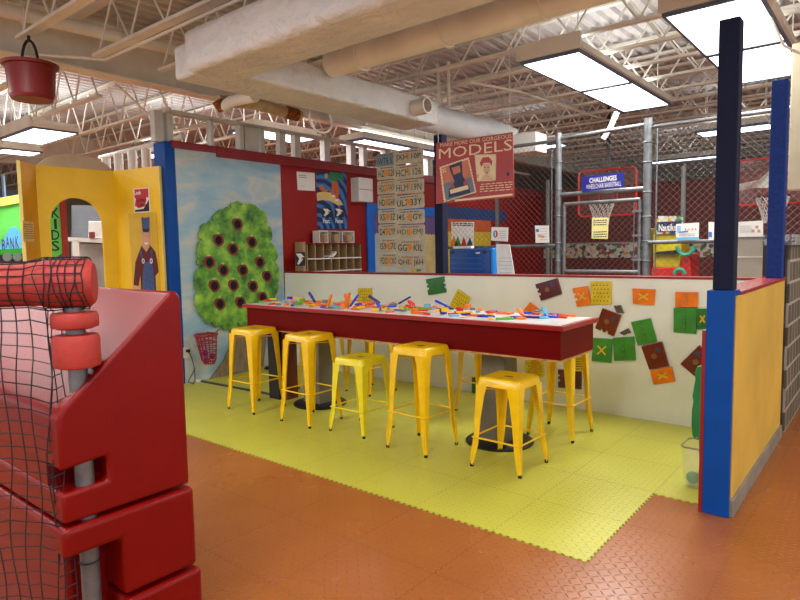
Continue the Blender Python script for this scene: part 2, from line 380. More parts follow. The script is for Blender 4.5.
fixture(-6.9, 6.9, -6.3, 9.3, 3.12, 'ceiling light seen above the license plates', side=False)
fixture(-7.3, 5.2, -6.75, 6.4, 3.12, 'ceiling light seen under the square duct above the red wall', n=1, side=False, power=40)
fixture(-9.4, 5.0, -8.6, 5.6, 3.0, 'bright ceiling light above the trim left of the rusty pipe', n=1, side=False, power=40)
fixture(-2.5, 10.2, -1.5, 10.7, 3.15, 'fluorescent ceiling light over the gym behind the two blue posts', n=1, side=False, power=16)
fixture(-5.6, 9.6, -4.4, 9.9, 3.15, 'fluorescent strip over the gym behind the chain link fence', n=1, side=False, power=10)
fixture(-4.2, 13.5, -2.6, 13.8, 3.2, 'distant fluorescent strip light beyond the gym wall', n=1, side=False, power=20)
for i, (x, y) in enumerate(((-1.6, -1.5), (-4.6, -1.2), (1.4, 3.4), (2.0, -.8), (-9.5, -1), (-4.6, -4.4), (-8.0, -.9))):  # last one is an unseen light added for the red block's sheen
    fixture(x, y, x+.6, y+2.5, 3.15, 'ceiling light out of view %s' % ('behind the viewer', 'behind and to the left', 'to the right', 'far right', 'far left', 'far behind', 'to the left, added for a sheen on the red block', 'far left second', 'left above the playhouse')[i], side=False, power=(52, 52, 70, 70, 40, 52, 30)[i])
W = bpy.data.worlds.new('world'); SC.world = W; W.use_nodes = True
W.node_tree.nodes['Background'].inputs[0].default_value = (.9, .95, 1, 1); W.node_tree.nodes['Background'].inputs[1].default_value = .85
# ================================================================== DUCTS AND PIPES
t = MB(); zb = 2.85
t.box((-4.34, 2.70, zb), (7, 3.17, at(187, 27, 1, 2.7).z)); o = t.build('rectangular_duct', DUCT, bevel=.06, seg=4, smooth=True)
tag(o, 'big square insulated duct crossing the top of the room', 'duct')
q = thing('square_duct', 'insulated duct running back above the table to a rounded elbow', 'duct', (-4.35, 3.1, zb))
MB().box((-4.6, 2.78, zb+.004), (-4.1, 5.75, 3.12)).build('duct_body', DUCT, q, bevel=.03, seg=3)
m = MB(); pth = [(-4.33, 5.7, 2.99), (-4.33, 6.3, 2.99), (-4.30, 6.75, 2.99), (-4.2, 6.95, 2.97), tuple(at(513, 142, 1, 7.1))]; m.tube(pth, .165, 20); m.build('round_elbow', mat('duct_white', (214, 216, 216), .5, var=.04), q, smooth=True)
m = MB(); a, b = at(511, 154, 1, 6.95), at(536, 131, 1, 6.95); m.box((a.x, 6.95, a.z), (b.x, 7.25, b.z)); m.build('end_box', WHITE, q, bevel=.01)
m = MB(); m.lathe([(.085, 0), (.085, .2), (.07, .2), (.07, .02)], (-4.12, 5.3, 2.97), 20, 0); m.build('round_stub', CREAM, q, smooth=True)
m = MB(); m.lathe([(.069, .0), (.0, .0)], (-4.02, 5.3, 2.97), 20, 0); m.build('stub_opening', DARK, q)
for xx in (-4.24, -4.1): m = MB(); m.tube([(xx, 5.95, 3.1), (xx, 5.95, 3.6)], .02, 6); m.build('hanger', CREAMD, q)
def pipe(name, pts, r, label, mt=CREAM, straps=(), cat='pipe', n=16):
    if not straps: return tag(MB().tube(pts, r, n).build(name, mt, smooth=True), label, cat)
    t = thing(name, label, cat, pts[0]); MB().tube(pts, r, n).build('pipe_body', mt, t, smooth=True)
    for s in straps:
        c = Vector(pts[0]).lerp(Vector(pts[1]), s); ax = (Vector(pts[1])-Vector(pts[0])).normalized(); sd = ax.cross(Vector((0, 0, 1)))
        mb = MB(); mb.tube([c+sd*math.cos(a)*(r+.008)+Vector((0, 0, math.sin(a)*(r+.008))) for a in [i*2*PI/20 for i in range(20)]], .011, 6, closed=True)
        mb.tube([c+Vector((0, 0, r)), c+Vector((0, 0, 3.82-c.z))], .008, 5); mb.build('hanger_strap', CREAMD, t, smooth=True)
    return t
pipe('round_pipe', [(-4.05, 4.02, 3.14), (7, 4.02, 3.14)], .115, 'thick round cream pipe crossing under the roof beams', straps=(.035, .115, .19, .3), cat='pipe', n=24)
pipe('round_pipe', [(-6.3, 1.0, 3.62), (-5.9, 5.2, 3.62)], .06, 'cream round pipe running beside the girder above the bucket', straps=(.3, .5))
pipe('conduit', [(-6.45, -2, 3.36), (-6.45, 9, 3.30)], .018, 'thin conduit running along the bottom of the girder', n=8)
pipe('conduit', [(-6.4, 2.45, 3.36), (-6.2, 2.75, 3.36), (-6.0, 2.9, 3.33), (-3.5, 2.9, 3.33)], .014, 'thin cream conduit branching along a beam from the girder', n=6)
pipe('hanging_cable', [at(115, 84, 0, -6.45), at(128, 95, 0, -6.4), at(145, 112, 0, -6.35), at(165, 123, 0, -6.3), at(190, 127, 0, -6.3), at(218, 121, 0, -6.3)], .014, 'sagging cream cable left of the rusty pipe', n=6, cat='cable')
pipe('metal_conduit', [at(470, 82, 2, 3.3), at(520, 92, 2, 3.3), at(600, 118, 2, 3.3)], .016, 'thin conduit running back below the roof beams near the elbow', n=6)
RUST = mat('rusty_wrap', (214, 196, 160), .7, c2=(180, 146, 100), vs=9)
t = thing('rusty_pipe', 'rust stained insulated pipe joint beneath the square duct', 'pipe', (-5.6, 4.2, 2.95))
a, b = at(252, 103, 0, -5.3), at(300, 116, 0, -5.3)
MB().tube([at(218, 101, 0, -5.3), a, b], .06, 16).build('pipe_wrap', RUST, t, smooth=True)
MB().tube([at(286, 112, 0, -5.28), at(297, 115, 0, -5.28)], .068, 16).build('rusty_collar', mat('rust', (150, 84, 26), .8, var=.4, vs=30), t, smooth=True)
MB().tube([at(222, 108, 0, -5.25), at(232, 101, 0, -5.1), at(255, 96, 0, -4.7)], .055, 16).build('branch_pipe', CREAM, t, smooth=True)
MB().tube([at(217, 101, 0, -5.24), at(223, 110, 0, -5.24)], .05, 12).build('rusty_flange', MATS['rust'], t, smooth=True)
m = MB(); m.tube([a, a+Vector((0, 0, .8))], .01, 5); m.build('hanger', CREAMD, t)
cc = at(321, 118, 0, -4.7)
m = MB(); m.tube([cc+Vector((0, .16*math.cos(a), .13*math.sin(a)-.02)) for a in [i*2*PI/18 for i in range(18)]], .012, 6, closed=True)
tag(m.build('cable_loop', WHITE, smooth=True), 'loop of white cable hanging under the square duct', 'cable')
pipe('vent_pipe', [at(617, 112, 1, 7.6), at(610, 128, 1, 7.6), at(603, 139, 1, 7.6)], .035, 'short slanted white pipe hanging behind the middle ceiling light', WHITE, n=10)
t = thing('hanging_sleeve', 'long beige cable sleeve hanging beside the far blue post', 'cable sleeve', (-.62, 5.6, 1.86))
MB().box((-.69, 5.56, 1.86), (-.56, 5.66, 2.95)).build('sleeve', mat('sleeve_beige', (200, 190, 160), .5, var=.05), t, bevel=.006)
MB().tube([(-.62, 5.6, 2.95), (-.62, 5.6, 3.85)], .012, 6).build('cord', CREAMD, t)
pipe('hanging_cable', [(-.8, 5.3, 3.1), (-.72, 5.38, 2.9), (-.6, 5.5, 2.83), (-.4, 5.6, 2.85), (-.2, 5.7, 3.3)], .01, 'looping cream cable beside the hanging beige sleeve', n=6, cat='cable')
# ================================================================== FOREGROUND PLAY STRUCTURE
X0 = -2.0; FB = FX(X0)
t = thing('climbing_block', 'glossy red plastic play block with sloped top in stacked sections', 'play block', (-2.6, 1.0, 0))
def prof(pts, x0, x1, name, bev=.018):
    mb = MB(); mb.prism([(x1, y, z) for y, z in pts], (x0-x1, 0, 0)); return mb.build(name, PLAST, t, bevel=bev, seg=4, smooth=True)
ny = FB.px(108, 470)[0]; nzt = FB.px(80, 467)[1]; nzb = FB.px(85, 489)[1]
prof([(.755, .612), (.755, nzb), (ny, nzb+.004), (ny, nzt+.012), (.755, nzt), (.755, .955), (.775, .985), (1.155, 1.325), (1.18, 1.325), (1.195, 1.30), (1.195, .612)], -3.6, X0, 'wedge_section')
MB().box((-3.59, .762, nzb-.004), (-2.13, ny+.02, nzt+.004)).build('slot_filler', PLAST, t)
prof([(.745, .60), (1.205, .60), (1.205, .302), (.93, .302), (.93, .505), (.745, .505)], -3.6, X0+.012, 'middle_section')
prof([(.93, .29), (1.215, .29), (1.215, 0), (.93, 0)], -3.6, X0+.024, 'bottom_section')
prof([(.95, 0), (.80, 0), (.80, .5), (.95, .5)], -3.6, X0-.13, 'recess_section')
YP = at(84.5, 475, 0, -2.045).y
t = thing('padded_rail', 'red foam padded rail on a grey pole, wrapped in netting', 'rail', (-2.04, YP, 0))
MB().tube([(-2.045, YP, .0), (-2.045, YP, 1.36)], .029, 16).build('pole', GALV, t, smooth=True)
A0 = Vector((-2.045, YP, 0)); DD = Vector((-.55, -.835, 0)).normalized(); NN = Vector((-DD.y, DD.x, 0))
if NN.dot(-A0) < 0: NN = -NN
zt0 = at(78, 283, 0, -2.045).z
T = lambda s_, a=0, r=0: A0+DD*s_+Vector((0, 0, zt0))+NN*(r*math.cos(a))+Vector((0, 0, r*math.sin(a)))
m = MB()
m.tube([T(-.066), T(-.064), T(-.05), T(-.03), T(.06), T(.095), T(1.25)], [.045, .064, .077, .080, .079, .068, .068], 28)
m.build('foam_padding', FOAM, t, smooth=True)
for (ya, yb) in ((313, 333), (336, 373)):
    z1 = at(80, ya+1, 1, YP-.03).z; z0 = at(80, yb-1, 1, YP-.03).z
    MB().lathe([(.05, z0-1e-4), (.068, z0+.006), (.071, z0+.014), (.071, z1-.014), (.066, z1-.004), (.04, z1)], (-2.045, YP, 0), 24).build('foam_collar', FOAM, t, smooth=True)
for zz in (1.255, .985, .45): MB().tube([(-2.045+.031*math.cos(a), YP+.031*math.sin(a), zz) for a in [i*2*PI/14 for i in range(14)]], .003, 5, closed=True).build('cable_tie', BLACK, t)
# netting: wraps the rail and hangs down
m = MB(); s = .047; NETR = .0019
ss = [-.045+k*.016 for k in range(9)]; s_ = ss[-1]
while s_ < 1.2: s_ += .040; ss.append(s_)
rings_ = []
for s_ in ss:
    dense = s_ < .1; r2 = .083 if dense else .071; c = []; sk = R.uniform(-.012, .012) if dense else 0
    for k in range(12):
        a = math.radians(150-k*21)   # back, over the top, front, to the underside
        c.append(T(s_+R.uniform(-.003, .003)+sk*math.sin(k*.8), a, r2+R.uniform(0, .002)))
    rings_.append(c)
for c in rings_: m.tube(c, NETR, 4)
for k in range(12): m.tube([c[k] for c in rings_], NETR, 4)
grid = []; hang = [c for c, s_ in zip(rings_, ss) if s_ > .03]; hs = [s_ for s_ in ss if s_ > .03]
for j in range(30):
    f = j/29; row = []
    for i, (c, s_) in enumerate(zip(hang, hs)):
        b0 = c[-1]; pull = .018*math.sin(f*PI)*(1 if i < 3 else 0)+.03*(1-f)*0
        p = b0+DD*(pull+.010*math.sin(i*.9+j*.5)*min(1, j/4))+NN*(.05*f+.008*math.sin(i*1.3+j*.6)*min(1, j/4))
        p.z = b0.z-j*.040-.014*math.sin(i*.7)*min(1, j/5)+R.uniform(-.002, .002); row.append(p)
    grid.append(row)
for row in grid[1:]: m.tube(row, NETR, 4)
for i in range(len(hang)): m.tube([row[i] for row in grid], NETR, 4)
tag(m.build('safety_net', mat('net_black', (22, 20, 26), .7, var=0), smooth=True), 'black knotted netting wrapped over the red rail and hanging down', 'net')
# ================================================================== RED BUCKET
bc = at(31, 75, 1, 2.19); bx = bc.x
t = thing('red_bucket', 'dark red tub hanging from a roof beam by its black handle', 'bucket', (bx, 2.19, 0))
zt, zb2 = at(31, 64, 1, 2.19).z, at(31, 101, 1, 2.19).z
m = MB(); rb = .205
m.lathe([(rb-.045, zb2), (rb-.035, zb2+.02), (rb-.012, zt-.03), (rb+.012, zt-.025), (rb+.018, zt), (rb-.01, zt), (rb-.03, zb2+.03), (.0, zb2+.03)], (bx, 2.19, 0), 32)
m.build('tub', mat('bucket_red', (134, 22, 18), .35, var=.08), t, smooth=True)
m = MB(); m.tube([(bx+.07*math.cos(a)*rt.x*1.0, 2.19+.07*math.cos(a)*rt.y, zt-.01+(.21)*math.sin(a)) for a in [i*PI/14 for i in range(15)]], .012, 8)
m.build('handle', BLACK, t, smooth=True)
m = MB(); m.box((bx-.01, 2.18, zt+.2), (bx+.01, 2.2, 3.38)); m.build('hook', DARK, t)
# ================================================================== YELLOW PLAYHOUSE
HT = 2.40
P0, P1, P2, P3 = Vector((-6.73, 2.355, 0)), Vector((-6.98, 2.58, 0)), Vector((-6.92, 3.36, 0)), Vector((-6.215, 3.515, 0))
t = thing('playhouse', 'yellow wooden playhouse front with arched doorway and painted train driver', 'playhouse', (-6.9, 3, 0))
F0, F1, F2 = Frame(P0, P1-P0), Frame(P1, P2-P1), Frame(P2, P3-P2)
TH = -.03
m = MB(); F0.rect(m, 0, 0, (P1-P0).length, HT, TH, 0); m.build('side_panel', mat('ochre_side', (206, 146, 20), .45, var=.05), t)
L1 = (P2-P1).length
ax0, ax1 = F1.px(52, 250)[0], F1.px(104, 250)[0]; acx = (ax0+ax1)/2; ar = (ax1-ax0)/2; atop = F1.px(78, 198)[1]; asp = atop-ar*1.05
arc = [(acx+ar*math.cos(a), asp+ar*1.05*math.sin(a)) for a in [PI*i/20 for i in range(21)]]
m = MB(); F1.poly(m, [(0, 0), (ax0, 0)]+arc[::-1]+[(ax1, 0), (L1, 0), (L1, HT), (0, HT)], TH, 0); m.build('arch_panel', OCHRE, t)
m = MB(); F1.rect(m, ax0-.01, asp, ax1+.01, asp+.01, TH-.02, TH-.01)
m = MB(); F2.rect(m, 0, 0, (P3-P2).length, HT, TH, 0); m.build('front_panel', OCHRE, t)
m = MB(); F2.rect(m, (P3-P2).length, 0, (P3-P2).length+.012, HT, TH, .002); m.build('edge_trim', mat('pale_yellow_edge', (236, 214, 120), .5), t)
m = MB(); F0.rect(m, -.012, 0, 0, HT, TH, .002); m.build('edge_trim', MATS['pale_yellow_edge'], t)
FB2 = Frame(F1.p(0, 0, -.35), F1.r)
m = MB(); e0, e1 = FB2.px(33, 160)[0], FB2.px(114, 160)[0]; et = FB2.px(70, 154)[1]; eb = HT-.1
FB2.poly(m, [((e0+e1)/2+(e1-e0)/2*math.cos(a), eb+(et-eb)*math.sin(a)**.8) for a in [PI*i/24 for i in range(25)]], 0, .03)
m.build('arched_roof_board', mat('raw_board', (200, 186, 160), .6, var=.08, vs=4), t)
# painted board with the train driver
q = [F2.px(*a) for a in ((129, 214), (158, 213), (161, 296), (129, 296))]
m = MB(); F2.rect(m, q[0][0], q[2][1]-.5, q[2][0]-.0, q[0][1], 0, .006); bd = m.build('painted_board', mat('board_yellow', (214, 178, 48), .5, var=.05), t)
def pp(pts, mt, name, d0=.006, d1=.008, par=None):
    mb = MB(); F2.pxpoly(mb, pts, d0, d1); return mb.build(name, mt, par or t)
DEN = mat('denim', (64, 88, 140), .7, var=.15, vs=40); MAR = mat('maroon_shirt', (96, 30, 34), .7, var=.1); SKIN = mat('painted_skin', (206, 160, 128), .6)
pp([(142, 246), (139, 254), (136, 262), (134, 285), (139, 286), (141, 275), (142, 300), (157, 300), (156, 276), (159, 272), (158, 262), (156, 252), (152, 247), (149, 244), (145, 244)], MAR, 'painted_shirt')
pp([(143, 239), (143, 247), (147, 252), (150, 247), (150, 239), (151, 232), (150, 228), (143, 228), (142, 233)], SKIN, 'painted_face', .008, .009)
pp([(142, 217), (143, 229), (150, 229), (150, 217), (146, 218)], DEN, 'painted_cap', .009, .010)
pp([(143, 229), (144, 232), (149, 232.5), (150.5, 229)], INK, 'cap_peak', .010, .011)
pp([(145, 242.5), (149, 242.5), (148, 244.5), (146, 244.5)], WHITE, 'painted_smile', .0095, .0105)
pp([(145, 262), (144, 268), (142, 310), (157, 310), (154, 268), (152, 262)], DEN, 'painted_overalls', .009, .010)
pp([(140, 250), (141.5, 249), (145, 262), (143.5, 263)], DEN, 'painted_strap', .009, .010); pp([(151.5, 249), (153, 250), (153.5, 263), (152, 263)], DEN, 'painted_strap', .009, .010)
pp([(134, 285), (139, 286), (139, 293), (134, 292)], SKIN, 'painted_hand', .009, .0095)
for cx in (144, 152):
    x, y = F2.px(cx, 261); m = MB(); F2.ell(m, x, y, .022, .028, .010, .011); o = m.build('painted_buckle', WHITE, t)
    m = MB(); F2.ell(m, x, y, .012, .016, .011, .0115); m.build('buckle_centre', DEN, t)
# safety sign on the playhouse
c = [F2.px(*a) for a in ((133, 189), (150, 187), (151, 212), (135, 213))]
t2 = thing('safety_sign', 'red, white and black notice above the painted train driver', 'sign', F2.p(c[0][0], c[2][1]))
x0, y0, x1, y1 = c[0][0]+.01, (c[2][1]+c[3][1])/2, c[2][0]-.005, (c[0][1]+c[1][1])/2
m = MB(); F2.rect(m, x0, y0, x1, y1, .001, .006); m.build('sign_board', PAPER, t2)
SR = mat('sign_red', (196, 40, 60), .5)
m = MB(); w, h = x1-x0, y1-y0; F2.poly(m, [(x0+w*.06, y0+h*.6), (x0+w*.94, y0+h*.6), (x0+w*.94, y0+h*.96), (x0+w*.06, y0+h*.96)], .006, .007)
F2.poly(m, [(x0+w*.15, y0+h*.6), (x0+w*.8, y0+h*.6), (x0+w*.72, y0+h*.25), (x0+w*.3, y0+h*.18), (x0+w*.05, y0+h*.3)], .006, .007); m.build('red_field', SR, t2)
m = MB(); F2.poly(m, [(x0+w*.05, y0+h*.04), (x0+w*.95, y0+h*.04), (x0+w*.95, y0+h*.5), (x0+w*.75, y0+h*.3), (x0+w*.6, y0+h*.15), (x0+w*.05, y0+h*.12)], .0062, .0072); m.build('black_field', INK, t2)
text(F2, 'Look', x0+w*.28, y0+h*.82, w*.42, h*.17, WHITE, t2, .0075, bold=.02)
text(F2, 'Listen', x0+w*.5, y0+h*.52, w*.6, h*.17, INK, t2, .0075, bold=.02)
text(F2, 'Live', x0+w*.45, y0+h*.32, w*.4, h*.15, INK, t2, .0075, bold=.02)
# parchment notice on the left panel
F_ = F0
t2 = thing('paper_notice', 'yellowed paper notice pinned left of the arched doorway', 'notice', F_.p(*F_.px(23, 241)))
m = MB(); F_.pxpoly(m, [(22.5, 220.5), (33.5, 222), (34, 242), (23, 241.5)], .001, .004); m.build('paper_sheet', mat('parchment', (214, 184, 120), .7, var=.1, vs=20), t2)
m = MB(); a, b = F_.px(24, 239), F_.px(33, 224); lines(F_, m, a[0], b[0], a[1], b[1], 7, .006, .004, .0046); m.build('print', INK, t2)
# objects seen through and beside the arch
GRN = mat('bank_green', (96, 206, 84), .5, var=.06); 
t2 = thing('green_booth', 'bright green painted booth with BANK lettering and yellow roof trim', 'booth', (-10, 2.6, 0))
FG = Frame((-10.5, 2.0, 0), (.25, 1, 0))
G = lambda pts, d0, d1, nm, mt: (lambda mb: (FG.pxpoly(mb, pts, d0, d1), mb.build(nm, mt, t2))[1])(MB())
G([(-30, 206), (26, 200), (26, 290), (-30, 290)], -.3, 0, 'booth_wall', GRN)
G([(-30, 203), (30, 193), (30, 201), (-30, 212)], -.3, .05, 'roof_trim', mat('pale_roof_yellow', (240, 214, 96), .5))
G([(-5, 250), (1, 244), (9, 229), (15, 226), (20, 231), (24, 246), (24, 249)], 0, .01, 'painted_hill', mat('sky_blue', (92, 182, 226), .5))
G([(-30, 251), (25, 248), (25, 254), (-30, 256)], 0, .04, 'lower_rail', mat('deep_green', (40, 150, 40), .5))
G([(-30, 256), (26, 254), (26, 275), (-30, 275)], -.1, .02, 'undercarriage', DARK)
for i, (ch, x, y) in enumerate((('B', 3.5, 245), ('A', 7.5, 242), ('N', 12, 243.5), ('K', 17, 242))):
    a = FG.px(x, y); text(FG, ch, a[0], a[1], (FG.px(x+1.7, y)[0]-FG.px(x-1.7, y)[0]), .17, mat('purple_ink', (66, 50, 110), .5), t2, .012, bold=.015)
for x in (7, 17):
    a = FG.px(x, 257); m = MB(); FG.ell(m, a[0], a[1], .06, .06, .02, .05); m.build('wheel', mat('grey_wheel', (110, 120, 110), .5), t2)
FK = Frame((-8.6, 2.9, 0), (.3, 1, 0))
t2 = thing('green_column_sign', 'green sign board reading KIDS beside a red post behind the arch', 'sign', FK.p(0, 0))
m = MB(); FK.pxpoly(m, [(50, 195), (61, 190), (63.5, 252), (50, 262)], 0, .02); m.build('sign_board', GRN, t2)
for i, ch in enumerate('KIDS'):
    a = FK.px(55.3, 213+i*11); text(FK, ch, a[0], a[1], .03 if ch == 'I' else .09, .13, INK, t2, .023, bold=.01)
m = MB(); a, b = FK.px(62.5, 260)[0], FK.px(69, 260)[0]; FK.rect(m, a, 0, b, 2.3, -.05, .03); m.build('red_post', mat('dull_red', (150, 40, 26), .5), t2)
FT = Frame((-9.2, 4.0, 0), (.7, .75, 0))
t2 = thing('white_counter', 'white table with grey panel behind it seen through the arch', 'table', FT.p(0, 0))
m = MB(); FT.pxpoly(m, [(66, 237), (110, 239), (110, 243.5), (66, 241)], -.4, .0); m.build('table_top', WHITE, t2)
for x in (75,):
    a = FT.px(x, 240); m = MB(); FT.rect(m, a[0]-.04, 0, a[0]+.05, a[1], -.05, 0); m.build('leg', WHITE, t2)
m = MB(); FT.pxpoly(m, [(60, 203), (112, 204), (112, 239), (60, 238)], -.45, -.42); m.build('grey_panel', mat('slate_panel', (92, 94, 100), .6), t2)
m = MB(); FT.pxpoly(m, [(60, 243), (112, 245), (112, 345), (60, 345)], -.45, -.42); m.build('lower_panel', mat('pale_grey', (170, 172, 168), .6), t2)
m = MB(); FT.pxpoly(m, [(92, 206), (95, 206), (95, 238), (92, 238)], -.41, -.38); m.build('white_upright', WHITE, t2)
tg = at(95, 238, 0, -9.1)
m = MB(); FT.pxpoly(m, [(87, 221), (112, 221), (112, 238.6), (87, 238)], -.35, -.05); tag(m.build('white_box', WHITE, bevel=.01), 'white box on the white table through the arch', 'box')
m = MB(); FT.pxpoly(m, [(90, 232), (95, 232), (95, 238.5), (90, 238.4)], .0, .04); tag(m.build('red_mug', mat('mug_red', (130, 24, 30), .4)), 'small dark red mug in front of the white box', 'mug')
t2 = thing('screen', 'dark blue board with a pale blue post beyond the playhouse', 'board', (-12.5, 2.2, 0))
m = MB(); FD = FX(-12.5); FD.pxpoly(m, [(-20, 190), (18, 190), (18, 206), (-20, 208)], -.1, 0); m.build('dark_board', mat('deep_navy', (20, 30, 60), .5), t2)
m = MB(); a, b = FD.px(1, 175), FD.px(5, 208); FD.rect(m, a[0], b[1]-.3, b[0], a[1], 0, .1); m.build('pale_post', mat('pale_blue', (150, 186, 214), .4), t2)
m = MB(); a, b = FD.px(-10, 210), FD.px(18, 206); FD.rect(m, a[0], 0, b[0], 1.9, -.2, -.11); m.build('support_board', mat('deep_navy', (20, 30, 60), .5), t2)
for x in (105.5, 118, 132, 146):
    a = at(x, 150, 1, 3.9); lo = at(x, 172, 1, 3.9)
    m = MB(); top = at(x, {105.5: 158, 118: 154, 132: 151, 146: 149}[x], 1, 3.9).z
    m.tube([(a.x, 3.9, .0), (a.x, 3.9, top)], .055, 14)
    tag(m.build('white_post', WHITE, smooth=True), {105.5: 'white round post farthest left behind the playhouse top', 118: 'white round post above the playhouse corner', 132: 'white round post above the red safety notice', 146: 'white round post nearest the blue column'}[x], 'post', 'white posts behind the playhouse')
m = MB(); z = at(120, 153, 1, 3.98).z; m.tube([(at(100, 157, 1, 3.98).x, 3.98, z), (-6.45, 3.98, z+.02)], .03, 8); tag(m.build('white_rail', WHITE, smooth=True), 'white rail joining the round posts behind the playhouse', 'rail')
# ================================================================== MURAL TREE
FM = FX(XW+.012)
t = thing('tree_cutout', 'painted apple tree cutout with round holes mounted on the sky mural', 'wall cutout', (XW+.02, 4.4, 0))
outline = [(244, 205), (250, 204), (258, 210), (264, 217), (265, 225), (270, 233), (268, 242), (274, 250), (273, 262), (277, 272), (276, 283), (273, 296), (270, 300), (262, 308), (252, 316), (246, 322), (236, 323), (226, 329), (219, 325), (210, 322), (202, 318), (196, 310), (194, 300), (196, 291), (193, 282), (194, 274), (199, 266), (196, 258), (196, 248), (200, 240), (199, 230), (206, 224), (212, 222), (215, 213), (222, 210), (229, 208), (233, 203), (239, 206)]
pts = [FM.px(*q) for q in outline]; fine = []
for i in range(len(pts)):
    a, b = Vector(pts[i]), Vector(pts[(i+1) % len(pts)]); dd = b-a; nn = Vector((-dd.y, dd.x)).normalized() if dd.length else Vector((0, 0))
    if nn.dot((a+b)/2-Vector(FM.px(236, 270))) < 0: nn = -nn
    sc_ = R.uniform(.3, 1.25)
    for s, h_ in ((0, -.006), (.2, .022), (.45, .034), (.7, .026), (.9, .006)): fine.append(tuple(a+dd*s+nn*(h_*sc_+R.uniform(-.004, .004))))
gm = bpy.data.materials.new('painted_leaves'); gm.use_nodes = True; n = N(gm); bs = n.nt.nodes['Principled BSDF']; bs.inputs['Roughness'].default_value = .5
tc = n.new('ShaderNodeTexCoord'); n1 = n.new('ShaderNodeTexNoise'); n1.inputs['Scale'].default_value = 4.5; n1.inputs['Detail'].default_value = 8; n1.inputs['Roughness'].default_value = .65; n.nt.links.new(tc.outputs['Object'], n1.inputs['Vector'])
cr = n.new('ShaderNodeValToRGB'); e = cr.color_ramp.elements; e[0].position = .36; e[0].color = lin((48, 98, 36)); e[1].position = .66; e[1].color = lin((170, 214, 74)); q = e.new(.5); q.color = lin((104, 164, 52))
n.nt.links.new(n1.outputs['Fac'], cr.inputs[0]); n.nt.links.new(cr.outputs[0], bs.inputs['Base Color'])
m = MB(); FM.poly(m, fine, .02, .045); crown = m.build('leafy_crown', gm, t)
m = MB(); FM.pxpoly(m, [(230, 322), (250, 316), (262, 312), (266, 330), (262, 366), (208, 379.4), (222, 362), (229, 345)], .012, .028)
m.build('tree_trunk', mat('painted_bark', (156, 138, 110), .6, c2=(116, 98, 76), vs=7, stretch=(1, 6, 1)), t)
APR = mat('apple_red', (130, 40, 36), .5, var=.1); HOLE = mat('hole_black', (12, 14, 12), .9); LEAF = mat('leaf_light', (170, 210, 110), .5)
for (x, y) in ((235, 224), (216, 240), (249.5, 242), (230.5, 249), (207, 262), (221, 270), (240.5, 270), (257.5, 262), (264.5, 276), (212, 285.5), (231, 285), (250.5, 286), (260, 297), (217.5, 303.5), (238, 302)):
    cx, cy = FM.px(x, y); m = MB(); rr = .074
    FM.poly(m, [(cx+rr*(1+.12*math.cos(2*a+PI/2))*math.cos(a), cy+rr*(.98+.1*math.sin(3*a))*math.sin(a)) for a in [2*PI*i/22 for i in range(22)]], .045, .052)
    ap = m.build('apple_hole', APR, t)
    m = MB(); FM.ell(m, cx, cy-.003, .046, .05, .052, .0535); m.build('hole', HOLE, ap)
    m = MB(); FM.poly(m, [(cx-.025, cy+.075), (cx-.005, cy+.09), (cx+.02, cy+.082), (cx+.008, cy+.062)], .045, .05); m.build('leaf', LEAF, ap)
# red net basket with balls
c0 = FM.px(206, 330); c1 = FM.px(209, 362)
t = thing('mesh_basket', 'red mesh ball basket hanging on the mural left of the tree trunk', 'basket', FM.p(c0[0], c1[1], .1))
m = MB(); cx, cz0, cz1 = XW+.14, FM.px(206, 333)[1], c1[1]; cy = c0[1]; yy = c0[0]-.085; r1, r2 = .118, .078
for k in range(16):
    a = 2*PI*k/16; m.tube([(cx+r*math.cos(a), yy+(.03*(1-f))+r*math.sin(a), cz1+(cz0-cz1)*f) for f, r in ((0, r2*.6), (.15, r2), (.5, .097), (1, r1))], .005, 4)
for f, r in ((.05, r2*.8), (.15, r2), (.3, .087), (.45, .094), (.6, .10), (.75, .104), (.88, .11)):
    m.tube([(cx+r*math.cos(a), yy+.03*(1-f)+r*math.sin(a), cz1+(cz0-cz1)*f) for a in [2*PI*i/18 for i in range(18)]], .0048, 4, closed=True)
m.build('mesh_bag', mat('red_net', (168, 26, 34), .6), t, smooth=True)
m = MB(); m.tube([(cx+(r1+.004)*math.cos(a), yy+(r1+.004)*math.sin(a), cz0) for a in [2*PI*i/22 for i in range(22)]], .013, 8, closed=True); m.tube([(cx+(.1)*math.cos(a), yy+(.1)*math.sin(a), cz0-.085) for a in [2*PI*i/22 for i in range(22)]], .008, 8, closed=True)
m.build('basket_rim', mat('basket_red', (150, 18, 28), .35), t, smooth=True)
m = MB(); m.tube([(XW+.012, yy+.1, cz0+.01), (cx, yy+.11, cz0), (XW+.05, yy+.24, cz0+.03)], .008, 6); m.build('hanging_arm', mat('twig', (110, 84, 40), .6), t, smooth=True)
PB = mat('purple_plastic', (96, 40, 130), .35)
for i, (dx, dy, dz, lb) in enumerate(((0, -.03, .05, 'lower purple ball in the red mesh basket'), (.01, .04, .09, 'right purple ball in the red mesh basket'), (-.01, -.035, .135, 'upper purple ball in the red mesh basket'))):
    m = MB(); k = .036; m.lathe([(k*math.sin(a), -k*math.cos(a)) for a in [PI*j/10 for j in range(11)]], (cx+dx, yy+.02+dy, cz1+dz), 16); tag(m.build('plastic_ball', PB, smooth=True), lb, 'ball', 'purple balls in the mesh basket')
